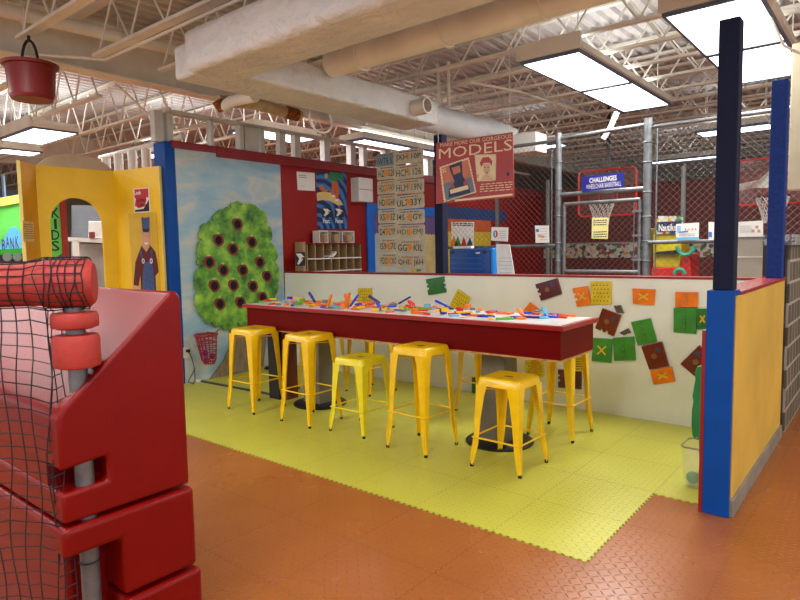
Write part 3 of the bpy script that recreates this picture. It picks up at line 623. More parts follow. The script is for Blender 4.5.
# outlet, cord and floor strip
c = FM.px(186.3, 352.5)
t = thing('wall_outlet', 'white wall outlet at the bottom of the sky mural', 'outlet', FM.p(c[0], c[1]-.06))
m = MB(); FM.rect(m, c[0]-.038, c[1]-.06, c[0]+.038, c[1]+.06, 0, .008); m.build('cover_plate', mat('outlet_cream', (224, 218, 200), .4), t, bevel=.003)
m = MB(); FM.rect(m, c[0]-.01, c[1]+.005, c[0]+.03, c[1]+.035, .008, .035); m.build('plug', BLACK, t)
cord = [FM.p(*FM.px(187, 351), .03), FM.p(*FM.px(190, 357), .03), FM.p(*FM.px(192.5, 366), .03), FM.p(*FM.px(193.5, 375), .03), FM.p(*FM.px(192, 380), .06), Vector((XW+.1, 3.72, .012)), Vector((XW+.15, 3.69, .012)), Vector((XW+.06, 3.68, .03)), Vector((XW+.05, 3.74, .10)), Vector((XW+.05, 3.78, .17))]
tag(MB().tube(cord, .005, 6).build('power_cord', mat('cord_brown', (58, 30, 30), .5), smooth=True), 'dark power cord running down from the wall outlet', 'cord')
a, b = at(200, 380.5, 2, .012), at(271, 394, 2, .012)
dv = (b-a).normalized(); sd = Vector((-dv.y, dv.x, 0))*.022
m = MB(); m.prism([a+sd-Vector((0, 0, .008)), a-sd-Vector((0, 0, .008)), b-sd-Vector((0, 0, .008)), b+sd-Vector((0, 0, .008))], (0, 0, .010)); tag(m.build('cable_cover', mat('cover_slate', (52, 60, 66), .5)), 'dark cable cover strip on the yellow floor by the mural', 'cable cover')
m = MB(); c = at(197, 380.5, 2, .02); m.box((c.x-.04, c.y-.03, .004), (c.x+.04, c.y+.03, .03)); tag(m.build('plug_adapter', WHITE, bevel=.008), 'white plug adapter on the floor by the cable cover', 'adapter')
m = MB(); c = at(262, 366.5, 2, .02); m.lathe([(.05, .004), (.055, .02), (.03, .04), (0, .045)], (XW+.12, c.y, 0), 14); tag(m.build('wire_bundle', BLACK, smooth=True), 'small dark cable bundle at the foot of the mural', 'cable')
# ================================================================== POST OFFICE WALL
FP = FX(XW)
def wallpaper(name, pts, mt, label, cat, d=.004, fr=FP, group=None):
    c = [fr.px(*q) for q in pts]; o = thing(name, label, cat, fr.p(min(p[0] for p in c), min(p[1] for p in c)), group)
    m = MB(); fr.poly(m, c, .001, d); m.build('sheet', mt, o); return o, c
o, c = wallpaper('paper_sheet', [(296.5, 171.5), (314.5, 173), (315, 191), (297.5, 190)], PAPER, 'plain white paper on the red wall left of the skateboard poster', 'paper')
m = MB(); a, b = FP.px(299, 178), FP.px(306, 175); lines(FP, m, a[0], b[0], a[1], b[1], 2, .008, .004, .005); m.build('print', INK, o)
m = MB(); a, b = FP.px(300, 187), FP.px(305, 185); lines(FP, m, a[0], b[0], a[1], b[1], 1, .005, .004, .005); m.build('print', mat('pale_ink', (150, 150, 150), .6), o)
POST = bpy.data.materials.new('poster_swirl'); POST.use_nodes = True; n = N(POST); bs = n.nt.nodes['Principled BSDF']; bs.inputs['Roughness'].default_value = .4
tc = n.new('ShaderNodeTexCoord'); wv = n.new('ShaderNodeTexWave', wave_type='RINGS'); wv.inputs['Scale'].default_value = 2.5; wv.inputs['Distortion'].default_value = 6; wv.inputs['Detail'].default_value = 2; n.nt.links.new(tc.outputs['Object'], wv.inputs['Vector'])
cr = n.new('ShaderNodeValToRGB'); e = cr.color_ramp.elements; e[0].color = lin((14, 30, 80)); e[0].position = .3; e[1].color = lin((50, 120, 190)); e[1].position = .9; n.nt.links.new(wv.outputs['Color'], cr.inputs[0]); n.nt.links.new(cr.outputs[0], bs.inputs['Base Color'])
o, c = wallpaper('poster', [(315.8, 171), (346, 173), (347.5, 229), (317.5, 229)], POST, 'blue poster of a skater riding a swirl with two eagle emblems', 'poster')
def pz(pts, mt, name, d0, d1, par=o, fr=FP): mb = MB(); fr.pxpoly(mb, pts, d0, d1); return mb.build(name, mt, par)
pz([(316.5, 193), (323, 191.5), (332, 193), (340, 200), (343, 205), (338, 205.5), (330, 201), (322, 200), (317, 201)], mat('swirl_cream', (226, 196, 120), .5), 'painted_swirl', .004, .005)
pz([(318, 186), (322, 185), (325, 189), (329, 190), (326, 192), (320, 190)], mat('swirl_orange', (190, 110, 60), .5), 'painted_swirl', .004, .005)
pz([(329, 172.5), (336, 172.5), (342, 174), (344, 180), (340, 180), (338, 177), (337, 182), (332, 181), (328, 176)], mat('jacket_green', (44, 130, 70), .5), 'painted_jacket', .005, .006)
pz([(332, 181), (337.5, 182), (339, 190), (338, 199), (335.5, 199), (335, 190), (333, 196), (331, 194)], mat('trouser_orange', (206, 100, 40), .5), 'painted_trousers', .005, .006)
pz([(324, 174), (327, 173), (328, 177), (325, 179)], SKIN, 'painted_head', .005, .006)
pz([(332, 195), (334, 195), (334, 197), (332, 197)], WHITE, 'painted_shoe', .006, .007)
pz([(335, 199), (338, 199), (339, 201), (335, 201)], WHITE, 'painted_shoe', .006, .007)
def eagle(fr, x0, y0, x1, y1, par, d, inkm=INK):   # angular eagle head emblem
    w, h = x1-x0, y1-y0; mb = MB(); fr.rect(mb, x0, y0, x1, y1, d, d+.001); s = mb.build('emblem', inkm, par)
    mb = MB(); fr.poly(mb, [(x0+w*.06, y0+h*.88), (x0+w*.55, y0+h*.9), (x0+w*.94, y0+h*.62), (x0+w*.7, y0+h*.62), (x0+w*.12, y0+h*.12), (x0+w*.38, y0+h*.52)], d+.001, d+.002)
    fr.poly(mb, [(x0+w*.5, y0+h*.5), (x0+w*.8, y0+h*.5), (x0+w*.3, y0+h*.08), (x0+w*.2, y0+h*.12)], d+.001, d+.002); mb.build('emblem_eagle', WHITE, par)
for xa in (322, 334.5):
    a, b = FP.px(xa, 217), FP.px(xa+9, 208); eagle(FP, a[0], a[1], b[0], b[1], o, .004)
a = FP.px(326.5, 221); text(FP, 'Fast.', a[0], a[1], .14, .06, WHITE, o, .005, bold=.02)
a = FP.px(339.5, 221); text(FP, 'Faster.', a[0], a[1], .17, .06, WHITE, o, .005, bold=.02)
# white letter box on the wall
t = thing('letter_box', 'white box fixed to the red wall right of the poster', 'box', (XW+.1, 6.55, 2.2))
a, b = FP.px(349, 200), FP.px(370, 179)
m = MB(); m.box((XW, a[0]+.04, b[1]-.36), (XW+.16, b[0]-.12, b[1]-.02)); m.build('box_body', WHITE, t, bevel=.006)
m = MB(); m.box((XW+.16, a[0]+.05, b[1]-.19), (XW+.163, b[0]-.13, b[1]-.18)); m.build('flap_line', GREYB, t)
# pigeonholes and carton
FR = FX(-5.98)
ya, yb_ = FR.px(308, 260)[0], FR.px(361.5, 260)[0]; zt_ = FR.px(330, 244)[1]
t = thing('pigeonhole_rack', 'cardboard coloured pigeonhole mail rack standing against the red wall', 'rack', (-6.0, ya, 0))
CARD = mat('cardboard', (168, 140, 100), .7, var=.08)
m = MB(); m.box((XW, ya, .9), (XW+.01, yb_, zt_)); n_ = 7; w = (yb_-ya)/n_
for i in range(n_+1): m.box((XW+.01, ya+i*w-.006, .9), (-5.99, ya+i*w+.006, zt_))
m.build('dividers', CARD, t)
for j in range(4):
    z = zt_-.03-.17*(j+1)
    m = MB(); m.box((XW+.01, ya, z), (-5.985, yb_, z+.012)); m.build('shelf', CARD, t)
    m = MB(); m.box((-5.985, ya, z-.002), (-5.98, yb_, z+.014)); m.build('shelf_edge', WHITE, t)
m = MB(); m.box((XW+.01, ya-.02, zt_), (-5.97, yb_+.03, zt_+.014)); m.build('top_board', REDT, t)
m = MB(); m.box((XW+.01, yb_+.006, .9), (-5.97, yb_+.03, zt_)); m.build('side_board', REDT, t)
m = MB(); m.box((XW+.01, ya-.2, 0), (-5.9, yb_, .9)); m.build('base_cabinet', CARD, t)
yc = FP.px(294.5, 260)[0]
t = thing('mail_carton', 'brown cardboard carton with an eagle emblem left of the mail rack', 'carton', (-6.0, yc, .9))
m = MB(); m.box((XW+.01, yc, .9), (-5.99, ya-.025, zt_+.03)); m.build('carton_body', CARD, t, bevel=.004)
a, b = FR.px(296, 262), FR.px(305.5, 252); Fe = FX(-5.989); eagle(Fe, a[0], a[1]-.05, b[0], b[1], t, .0)
t = thing('letters', 'white envelope lying in the top row of the mail rack', 'envelope', (-5.9, (ya+yb_)/2, zt_-.17))
m = MB(); yy = (ya+yb_)/2-.06; m.prism([(-5.975, yy-.09, zt_-.18), (-5.975, yy+.07, zt_-.10), (-5.975, yy+.075, zt_-.115), (-5.975, yy+.02, zt_-.17)], (-.25, .02, 0)); m.build('envelope', PAPER, t)
for i, (xa, xb, lb) in enumerate(((320, 329, 'open white file box on the rack, nearest the corner'), (330.5, 340, 'grey white file box in the middle above the mail rack'), (343, 355, 'open white file box at the right end above the rack'))):
    ya2, yb2 = FR.px(xa, 240)[0], FR.px(xb, 240)[0]; ztp = FR.px(335, 230)[1]-.01; z0 = zt_+.016
    t = thing('file_box', lb, 'box', (-6.0, ya2, z0), 'file boxes on the mail rack')
    m = MB(); k = .012
    m.box((XW+.04, ya2, z0), (XW+.05, yb2, ztp)); m.box((XW+.05, ya2, z0), (-5.99, ya2+k, ztp)); m.box((XW+.05, yb2-k, z0), (-5.99, yb2, ztp)); m.box((XW+.05, ya2+k, z0), (-5.99, yb2-k, z0+k)); m.box((XW+.05, ya2+k, ztp-k), (-5.99, yb2-k, ztp))
    m.build('box_shell', [WHITE, mat('box_grey', (190, 186, 180), .6), WHITE][i], t)
    m = MB(); m.box((XW+.06, ya2+.03, z0+k), (-5.93, ya2+.03+(yb2-ya2)*.4, ztp-.05)); m.build('papers', CARD, t)
# picture on the wall behind the license plates
o, c = wallpaper('landscape_picture', [(373.5, 232), (398, 234), (425, 237), (425, 272), (373.5, 272)], mat('pale_landscape', (206, 206, 170), .5, c2=(150, 178, 206), vs=3), 'pale landscape picture on the wall behind the license plates', 'picture', .012)
c = FP.px(415, 268); m = MB(); FP.rect(m, c[0]-.12, c[1]-.08, c[0]+.0, c[1]+.06, .012, .014); m.build('yellow_patch', yel, o); m = MB(); FP.rect(m, c[0]+.02, c[1]-.06, c[0]+.14, c[1]+.08, .012, .014); m.build('green_patch', mat('patch_green', (60, 130, 50), .5), o)
# map poster in the gym
o, c = wallpaper('map_poster', [(450.5, 222), (473.5, 222), (473, 245), (451, 246)], PAPER, 'white poster with coloured pictures on the yellow wall section', 'poster', .016)
for i, (x, y, cc) in enumerate(((457, 241.5, (50, 140, 50)), (463, 242.5, (190, 40, 40)), (453, 241, (220, 130, 40)), (469, 242.5, (60, 60, 90)))):
    a = FP.px(x, y); m = MB(); FP.poly(m, [(a[0]-.13, a[1]-.1), (a[0]+.13, a[1]-.1), (a[0], a[1]+.1)], .016, .018); m.build('printed_shape', mat('mapc%d' % i, cc, .5), o)
m = MB(); a, b = FP.px(452, 226), FP.px(472, 223); lines(FP, m, a[0], b[0], a[1], b[1], 2, .02, .016, .017); m.build('print', INK, o)
# ================================================================== LICENSE PLATES
FL = FY(5.42)
plates = [[((376, 150), (392, 168)), 'WT8 52'], ]
PLT = mat('plate_tan', (190, 178, 150), .5, var=.1, vs=15); PIN = mat('plate_green', (30, 54, 46), .5); ORG = mat('plate_orange', (222, 136, 34), .5); PTR = mat('plate_brown', (130, 90, 60), .6)
LT = ['WT8 52', 'HZ9 52P', 'HD3 7WX', 'HD1 5HP', 'X5N 3ZI', 'D4T 2YN', 'I59 B7G', 'FDD 9XG']
RT = ['JXH 10P', 'HCM 126', 'HLM 19N', 'UL7 33Y', 'I45 QGY', 'HDH EMJ', 'GGT KIL', 'QHD J6H']
tl, tr2, bl_, br_ = (376.5, 152), (424, 148.5), (380, 267), (427, 271.5)
def lerp(a, b, f): return tuple(a[i]+(b[i]-a[i])*f for i in (0, 1))
wire = MB()
for row in range(8):
    for s in (1, 0):
        f0, f1 = row/8, (row+.93)/8
        A, Bq = lerp(tl, bl_, f0), lerp(tr2, br_, f0); C, D = lerp(tl, bl_, f1), lerp(tr2, br_, f1)
        if s == 0: x0f, x1f = 0, .41
        else: x0f, x1f = .37, 1
        if row == 0 and s == 0: A = (A[0], A[1]+4); Bq = (Bq[0], Bq[1]+4)
        p0, p1 = FL.px(*lerp(A, Bq, x0f)), FL.px(*lerp(A, Bq, x1f)); p2, p3 = FL.px(*lerp(C, D, x1f)), FL.px(*lerp(C, D, x0f))
        w = (p1[0]-p0[0]); 
        if s == 0: w = .30   # the left column tucks behind the right one
        cx = p0[0]+w/2; cy = (p0[1]+p1[1]+p2[1]+p3[1])/4; ang = R.uniform(-.03, .03); w = min(w, .43); hh = .155
        txt = (LT, RT)[s][row]
        f = FL.sub(cx, cy, ang, .012*s+.001*row)
        t = thing('license_plate', ('license plate %s, in row %s from the top of the %s column' % (txt, ('one', 'two', 'three', 'four', 'five', 'six', 'seven', 'eight')[row], ('narrow left', 'wide right')[s])), 'license plate', f.p(0, -hh/2), 'hanging license plates')
        m = MB(); f.poly(m, [(-w/2+.015, -hh/2), (w/2-.015, -hh/2), (w/2, -hh/2+.015), (w/2, hh/2-.015), (w/2-.015, hh/2), (-w/2+.015, hh/2), (-w/2, hh/2-.015), (-w/2, -hh/2+.015)], 0, .002)
        m.build('plate', PLT if (row, s) != (0, 0) else mat('plate_bluegrey', (120, 140, 150), .5), t)
        text(f, txt, 0, -.008, w*.84, hh*.48, PIN, t, .003, bold=.012)
        if (row, s) != (0, 0):
            m = MB()
            if s == 1 and row in (0, 1, 2, 7): f.poly(m, [(-.055, .04), (.0, .042), (.012, .03), (.03, -.03), (.016, -.04), (-.002, .0), (-.02, .022), (-.055, .03)], .004, .005)
            else: f.ell(m, 0, -.005, .038, .034, .004, .005)
            m.build('orange_emblem', ORG, t)
        m = MB(); lines(f, m, -w*.3, w*.3, hh*.3, hh*.42, 1, .012, .003, .004); m.build('state_print', PTR, t)
for x in (-4.72, -4.40, -4.2): wire.tube([(x, 5.424, 1.25), (x, 5.424, 3.4)], .0025, 4)
tag(wire.build('hanging_wires', mat('wire_grey', (180, 180, 175), .4)), 'thin wires holding the sheet of license plates', 'wire')
# ================================================================== MODELS SIGN
FS = FY(4.95)
c = [FS.px(*q) for q in ((436, 143.2), (512.5, 132), (514, 197), (436, 203.8))]
t = thing('hanging_sign', 'red hanging sign reading MODELS with two stamp pictures', 'sign', FS.p((c[2][0]+c[3][0])/2, c[3][1]))
SGR = mat('sign_brick_red', (172, 58, 58), .45, var=.05); CRM = mat('sign_cream', (234, 212, 170), .5, var=.03); SNV = mat('sign_navy', (36, 42, 78), .5)
m = MB(); FS.poly(m, c, -.01, 0); m.build('board', SGR, t)
x0 = c[0][0]; ft = FS
def sp(x, y): return FS.px(x, y)
def st_(txt, x, y, wpx, hm, slope=-.13, bold=.0, mt=CRM):
    a, b = sp(x-wpx/2, y-slope*-0-wpx/2*slope*-1*-1*-1), None
    A = sp(x, y); A2 = sp(x+wpx/2, y+wpx/2*slope); A1 = sp(x-wpx/2, y-wpx/2*slope); ang = math.atan2(A2[1]-A1[1], A2[0]-A1[0])
    return text(FS.sub(A[0], A[1], ang), txt, 0, 0, math.hypot(A2[0]-A1[0], A2[1]-A1[1]), hm, mt, t, .002, bold=bold)
st_('MAKE MORE OUR GORGEOUS', 474.5, 140.8, 71, .036, bold=.01)
st_('MODELS', 474, 149.5, 73, .098, bold=.012)
def stamp(pts, name):
    q = [Vector(sp(*p)) for p in pts]; out = []
    for i in range(4):
        a, b = q[i], q[(i+1) % 4]; k = 12
        nrm = (b-a).normalized(); nrm = Vector((nrm.y, -nrm.x))
        for j in range(k): out += [a+(b-a)*(j/k), a+(b-a)*((j+.5)/k), a+(b-a)*((j+.5)/k)-nrm*-.006, a+(b-a)*((j+1)/k)-nrm*-.006]
    m = MB(); FS.poly(m, [tuple(v) for v in out], .001, .003); return m.build(name, CRM, t)
stamp([(439.5, 167), (469, 157), (477, 193), (444, 203)], 'vehicle_stamp'); stamp([(474.5, 154.5), (496.5, 154), (496, 181), (477, 181.5)], 'portrait_stamp')
def sg(pts, mt, nm, d=.003): m = MB(); FS.pxpoly(m, pts, d, d+.001); return m.build(nm, mt, t)
sg([(441.5, 168), (468, 159.5), (475, 191.5), (446, 201)], mat('stamp_orange', (206, 120, 90), .5), 'stamp_picture')
sg([(443.5, 184), (452, 181), (472, 177), (475, 191.5), (446, 201)], mat('stamp_slate', (110, 120, 140), .5), 'stamp_ground', .0035)
sg([(449, 166), (462, 161), (463, 176), (469, 186), (471, 193), (449, 198), (449, 190), (455, 182), (451, 172)], SNV, 'vehicle_shape', .004)
sg([(452, 168), (460, 165.5), (461, 172), (454, 175)], mat('stamp_orange', (206, 120, 90), .5), 'vehicle_window', .005)
sg([(450, 190), (468, 185), (469, 189), (451, 194)], CRM, 'vehicle_bumper', .005)
for x, y in ((453, 187), (466, 183)):
    a = sp(x, y); m = MB(); FS.ell(m, a[0], a[1], .025, .025, .005, .006); m.build('vehicle_lamp', SGR, t)
sg([(480, 163), (483, 157.5), (489, 157), (492.5, 161), (492, 166), (490, 163), (484, 163), (481.5, 167)], SGR, 'portrait_hair', .004)
sg([(483, 164), (490, 164), (490, 171), (487, 176), (484, 172)], mat('portrait_tone', (216, 176, 140), .5), 'portrait_face', .0035)
sg([(480.5, 180), (484, 175), (489, 175), (493.5, 180)], mat('portrait_tone', (216, 176, 140), .5), 'portrait_shoulders', .0035)
sg([(484.5, 167), (486, 167), (486, 168), (484.5, 168)], SGR, 'portrait_eye', .0045); sg([(488, 167), (489.5, 167), (489.5, 168), (488, 168)], SGR, 'portrait_eye', .0045); sg([(486, 172), (488.5, 172), (488, 173), (486.5, 173)], SGR, 'portrait_mouth', .0045)
a = sp(444.5, 170.5); text(FS.sub(a[0], a[1], .3), '32', 0, 0, .045, .04, CRM, t, .006, bold=.02)
a = sp(478, 176); text(FS, '32', a[0], a[1], .02, .03, SGR, t, .006, bold=.02)
for i in range(4):
    y = 183.5+i*2.4; A, B_ = sp(480 if i else 481, y+1.5), sp(512.5, y-1); f = FS.sub(A[0], A[1], math.atan2(B_[1]-A[1], B_[0]-A[0])); m = MB(); lines(f, m, 0, (B_[0]-A[0]), 0, .01, 1, .007, .001, .002); m.build('small_print', CRM, t)
sg([(455, 199.5), (512.5, 193.5), (512.5, 195.5), (455, 201.5)], CRM, 'cream_line', .001)
a = sp(508, 174); m = MB(); FS.ell(m, a[0], a[1], .014, .018, .001, .002); m.build('seal', SNV, t)
for q in ((438, 143), (509.5, 133)):
    a = sp(*q); m = MB(); m.tube([FS.p(a[0], a[1], -.005), FS.p(a[0], a[1], -.005)+Vector((0, 0, 3.36-FS.p(a[0], a[1]).z))], .003, 4); m.build('hanging_wire', WHITE, t)
# ================================================================== LIGHT TABLE
TX0, TX1, TY0, TY1, TZ = -5.0, -1.645, 3.64, 4.24, .95
t = thing('light_table', 'long bar height table with white top and deep red apron', 'table', (-3.3, 3.94, 0))
m = MB(); m.box((TX0, TY0, TZ-.032), (TX1, TY1, TZ)); m.build('table_rim', mat('rim_red', (156, 24, 20), .3, var=.05), t, bevel=.003)
TOPW = mat('white_top', (240, 240, 236), .25, var=.01)
m = MB(); m.box((TX0+.035, TY0+.035, TZ), (TX1-.035, TY1-.035, TZ+.002)); m.build('white_top', TOPW, t)
m = MB(); m.box((TX0+.035, TY0+.03, .722), (TX1-.03, TY0+.055, TZ-.032)); m.box((TX0+.035, TY1-.055, .722), (TX1-.03, TY1-.03, TZ-.032)); m.box((TX0+.035, TY0+.055, .722), (TX0+.06, TY1-.055, TZ-.032)); m.box((TX1-.055, TY0+.055, .722), (TX1-.03, TY1-.055, TZ-.032))
m.build('apron', TABR, t)
m = MB(); m.box((TX0+.04, TY0+.032, .708), (TX1-.032, TY1-.032, .722)); m.build('bottom_board', PLY, t)
for px_ in (-4.24, -2.285):
    pd = MB(); a = .095; b = .112
    v = [(px_-a, 3.94-a, .708), (px_+a, 3.94-a, .708), (px_+a, 3.94+a, .708), (px_-a, 3.94+a, .708), (px_-b, 3.94-b, .03), (px_+b, 3.94-b, .03), (px_+b, 3.94+b, .03), (px_-b, 3.94+b, .03)]
    pd.add(v, [(0, 1, 2, 3), (7, 6, 5, 4), (0, 4, 5, 1), (1, 5, 6, 2), (2, 6, 7, 3), (3, 7, 4, 0)]); pc = pd.build('pedestal', GREYM, t, bevel=.008)
    MB().lathe([(.25, .004), (.255, .014), (.24, .026), (.12, .034), (0, .034)], (px_, 3.94, 0), 32).build('pedestal_base', BLACK, t, smooth=True)
xa_, xb_, xc_ = at(269, 385, 1, 3.80).x, at(279, 385, 1, 3.80).x, at(287, 385, 1, 3.84).x
m = MB(); m.box((xa_, 3.80, .004), (xb_, 3.98, .708)); m.build('leg', BLACK, t, bevel=.003)
m = MB(); m.box((xb_, 3.84, .004), (xc_, 3.98, .708)); m.build('leg_board', WOOD, t, bevel=.002)
# ================================================================== STOOLS
def stool(tall, M):
    H = .758 if tall else .606; s = .15; ft = .187; zb_ = .275 if tall else .20
    t = thing('bar_stool', 'x', 'stool', (0, 0, 0), 'yellow metal stools around the table')
    # seat: rounded square with skirt, slightly dished, with a hand hole rim
    def ring(h, r, rc, n=6):
        out = []
        for cx, cy, a0 in ((1, 1, 0), (-1, 1, PI/2), (-1, -1, PI), (1, -1, 3*PI/2)):
            for i in range(n+1):
                a = a0+PI/2*i/n; out.append((cx*(r-rc)+rc*math.cos(a), cy*(r-rc)+rc*math.sin(a), h))
        return out
    rs = [ring(H-.055, s+.010, .035), ring(H-.012, s+.003, .035), ring(H-.003, s-.006, .032), ring(H, s-.018, .03), ring(H-.002, s-.04, .03), ring(H-.007, s-.075, .03)]
    k = len(rs[0]); m = MB(); vs = [v for r in rs for v in r]; fs = [(i*k+j, i*k+(j+1) % k, (i+1)*k+(j+1) % k, (i+1)*k+j) for i in range(len(rs)-1) for j in range(k)]
    fs.append(tuple((len(rs)-1)*k+j for j in range(k))); m.add(vs, fs); st = m.build('seat', M, t, smooth=True)
    m = MB(); m.box((-.028, -.012, H-.0075), (.028, .012, H-.0062)); m.build('hand_hole', DARK, st)
    for sx, sy in ((1, 1), (-1, 1), (-1, -1), (1, -1)):
        lv = []; zs = [(H-.05, s+.011, .088), (H-.12, s+.013, .070), (H*.55, s+.02, .052), (H*.25, ft-.013, .038), (.05, ft-.002, .026), (.012, ft+.004, .022)]
        m = MB(); rows = []
        for z, c, w in zs:
            th = .004; rc = .010
            o = [(c-w, c), (c-rc, c), (c-.003, c-.003), (c, c-rc), (c, c-w), (c-th, c-w), (c-th, c-rc), (c-rc, c-th), (c-w, c-th)]
            rows.append([(sx*x, sy*y, z) for x, y in o])
        kk = 9; vs = [v for r in rows for v in r]
        fs = [(i*kk+j, i*kk+(j+1) % kk, (i+1)*kk+(j+1) % kk, (i+1)*kk+j) for i in range(len(rows)-1) for j in range(kk)]+[tuple(range(kk)), tuple((len(rows)-1)*kk+j for j in range(kk))]
        m.add(vs, fs)
        m.tube([(sx*(s+.006), sy*(s+.006), H*.5), (sx*(ft-.006), sy*(ft-.006), H*.14), (sx*(ft-.004), sy*(ft-.004), .03)], [.004, .009, .007], 6)
        lg = m.build('leg', M, t, smooth=True)
        MB().lathe([(.012, 0), (.013, .018), (.0, .02)], (sx*(ft-.006), sy*(ft-.006), 0), 10).build('foot', BLACK, lg, smooth=True)
    c = s+.02+(ft-.02-s)*.55
    for q in (((-c, -c), (c, -c)), ((c, -c), (c, c)), ((c, c), (-c, c)), ((-c, c), (-c, -c))):
        MB().tube([(q[0][0]*.985, q[0][1]*.985, zb_), (q[1][0]*.985, q[1][1]*.985, zb_)], .0062, 8).build('stretcher', M, t, smooth=True)
    m = MB(); zc = H-.085; m.tube([(-s-.0, -s-.0, zc), (s, s, zc)], .005, 6); m.tube([(s, -s, zc-.009), (-s, s, zc-.009)], .005, 6); m.build('cross_brace', M, t, smooth=True)
    return t
SPOTS = [  # x, y, angle, tall, label
    (-4.63, 3.49, 2, 1, 'tall yellow metal stool nearest the painted tree'),
    (-3.885, 3.502, -1, 1, 'tall yellow metal stool in front of the left grey pedestal'),
    (-2.69, 3.508, -2, 1, 'tall yellow metal stool between the two short ones'),
    (-2.01, 4.40, 0, 1, 'tall yellow metal stool behind the right end of the table'),
    (-4.20, 4.62, -6, 1, 'tall yellow metal stool behind the table, beyond the lemon yellow short stool'),
    (-4.72, 4.43, 0, 1, 'tall yellow metal stool farthest back near the cream wall corner'),
    (-2.86, 4.66, 0, 1, 'tall yellow metal stool behind the table left of the right pedestal'),
    (-3.345, 3.56, 1, 0, 'short lemon yellow metal stool in front of the table middle'),
    (-1.985, 3.55, -1, 0, 'short golden yellow metal stool in front of the right pedestal')]
tallS = stool(True, YEL); shortL = stool(False, YEL2); shortG = stool(False, YEL); first = True
for x, y, a, tall, lb in SPOTS:
    if tall: o = tallS if first else copy_tree(tallS); first = False
    else: o = shortL if 'lemon' in lb else shortG
    o.location = (x, y, .004); o.rotation_euler.z = math.radians(a); o['label'] = lb
# ================================================================== TOY PIECES ON THE TABLE
COLS = {'orange': (240, 120, 20), 'red': (226, 44, 24), 'yellow': (246, 196, 30), 'blue': (30, 60, 200), 'purple': (60, 30, 130), 'green': (90, 180, 40), 'pink': (240, 160, 130), 'pale blue': (110, 190, 230), 'grey': (110, 116, 120)}
TM = {k: mat('toy_'+k.replace(' ', '_'), v, .25, var=.03) for k, v in COLS.items()}
def stick(l, w, h, M, holes=True):
    mb = MB(); mb.prism([(l*.5*x, w*.5*y, 0) for x, y in ((-1, -.6), (-.92, -1), (.92, -1), (1, -.6), (1, .6), (.92, 1), (-.92, 1), (-1, .6))], (0, 0, h))
    return mb.build('building_strip', M, bevel=.002)
def disc(r, h, M):
    mb = MB(); p = []
    for i in range(16):
        a = 2*PI*i/16; q = r*(1 if i % 2 else .86); p.append((q*math.cos(a), q*math.sin(a), 0))
    mb.prism(p, (0, 0, h)); return mb.build('building_disc', M, bevel=.0015)
protos = {}
used = {}
def toy(kind, col, x, y, z=TZ+.003, rot=0, tilt=0):
    zone = 'left end' if x < -4.1 else ('left middle' if x < -3.3 else ('right middle' if x < -2.5 else 'right end'))
    key = (kind, col)
    if key not in protos:
        o = {'long': lambda: stick(.13, .032, .014, TM[col]), 'short': lambda: stick(.075, .036, .014, TM[col]), 'block': lambda: stick(.05, .04, .03, TM[col]), 'disc': lambda: disc(.038, .014, TM[col])}[kind]()
        protos[key] = o
    else:
        o = protos[key].copy(); COL.objects.link(o)
    o.location = (x, y, z); o.rotation_mode = 'XYZ'; o.rotation_euler = (0, tilt, rot)
    up_w = 'standing up' if abs(tilt) > .3 else 'lying'
    nm = {'long': 'long building strip', 'short': 'short building strip', 'block': 'small building block', 'disc': 'toothed building disc'}[kind]
    tag(o, '%s plastic %s %s on the %s of the white tabletop' % (col, nm, up_w, zone), 'toy piece', '%s %s pieces %s on the %s of the table' % (col, kind, up_w, zone))
kinds = ['long', 'long', 'short', 'short', 'short', 'block', 'disc']; ck = ['orange', 'orange', 'orange', 'yellow', 'yellow', 'red', 'red', 'blue', 'purple', 'green', 'pink', 'pale blue', 'grey']
cells = []
nx = 34
for i in range(nx):
    x = -4.82+i*(2.95/nx)
    for j in range(4):
        dens = .95 if x < -2.5 else .55
        if x > -2.1: dens = .22
        if R.random() < dens: cells.append((x+R.uniform(-.02, .02), 3.76+j*.115+R.uniform(-.025, .025)))
lv = 0
for x, y in cells:
    lv = (lv+1) % 3
    toy(R.choice(kinds), R.choice(ck), x, y, TZ+.003+lv*.0145*(1 if R.random() < .7 else 0), R.uniform(0, PI))
for (px_, py, col, kd, tl_, rz) in ((312, 302, 'purple', 'long', 1.0, .3), (327, 306, 'orange', 'long', -1.2, .2), (346, 305, 'orange', 'long', 1.35, .1), (349, 304, 'orange', 'long', -1.35, .0), (355, 305, 'blue', 'long', -.9, .4), (374, 304, 'purple', 'long', .5, .1), (378, 308, 'blue', 'short', 1.2, .2), (405, 305, 'purple', 'long', -.5, .3), (442, 309, 'blue', 'long', .4, .3), (321, 309, 'orange', 'disc', 1.2, .3), (411, 305, 'red', 'disc', .6, .2), (444, 311, 'purple', 'short', -.5, .8), (520, 314, 'orange', 'disc', .9, .2), (544, 313, 'pale blue', 'disc', 1.1, .1)):
    p = at(px_, py, 2, TZ+.03); toy(kd, col, p.x, min(max(p.y, 3.72), 4.15), TZ+.035+(.03 if kd == 'long' else .005), rz, tl_)
for (px_, py, col, kd, rz) in ((532, 317, 'purple', 'long', .1), (550, 316.5, 'blue', 'long', .1), (556, 314.5, 'blue', 'long', .0), (521, 318, 'orange', 'disc', 0), (544, 317.5, 'pale blue', 'disc', 0), (505, 313, 'orange', 'long', .2), (533, 313, 'red', 'long', .05), (487, 316, 'blue', 'long', -.1), (473, 315, 'orange', 'long', -.1), (562, 317, 'red', 'short', .1), (493, 311.5, 'blue', 'short', .1), (571, 314.5, 'orange', 'long', .05)):
    p = at(px_, py, 2, TZ+.01); toy(kd, col, min(p.x, TX1-.1), min(max(p.y, 3.71), 4.18), TZ+.003, rz)
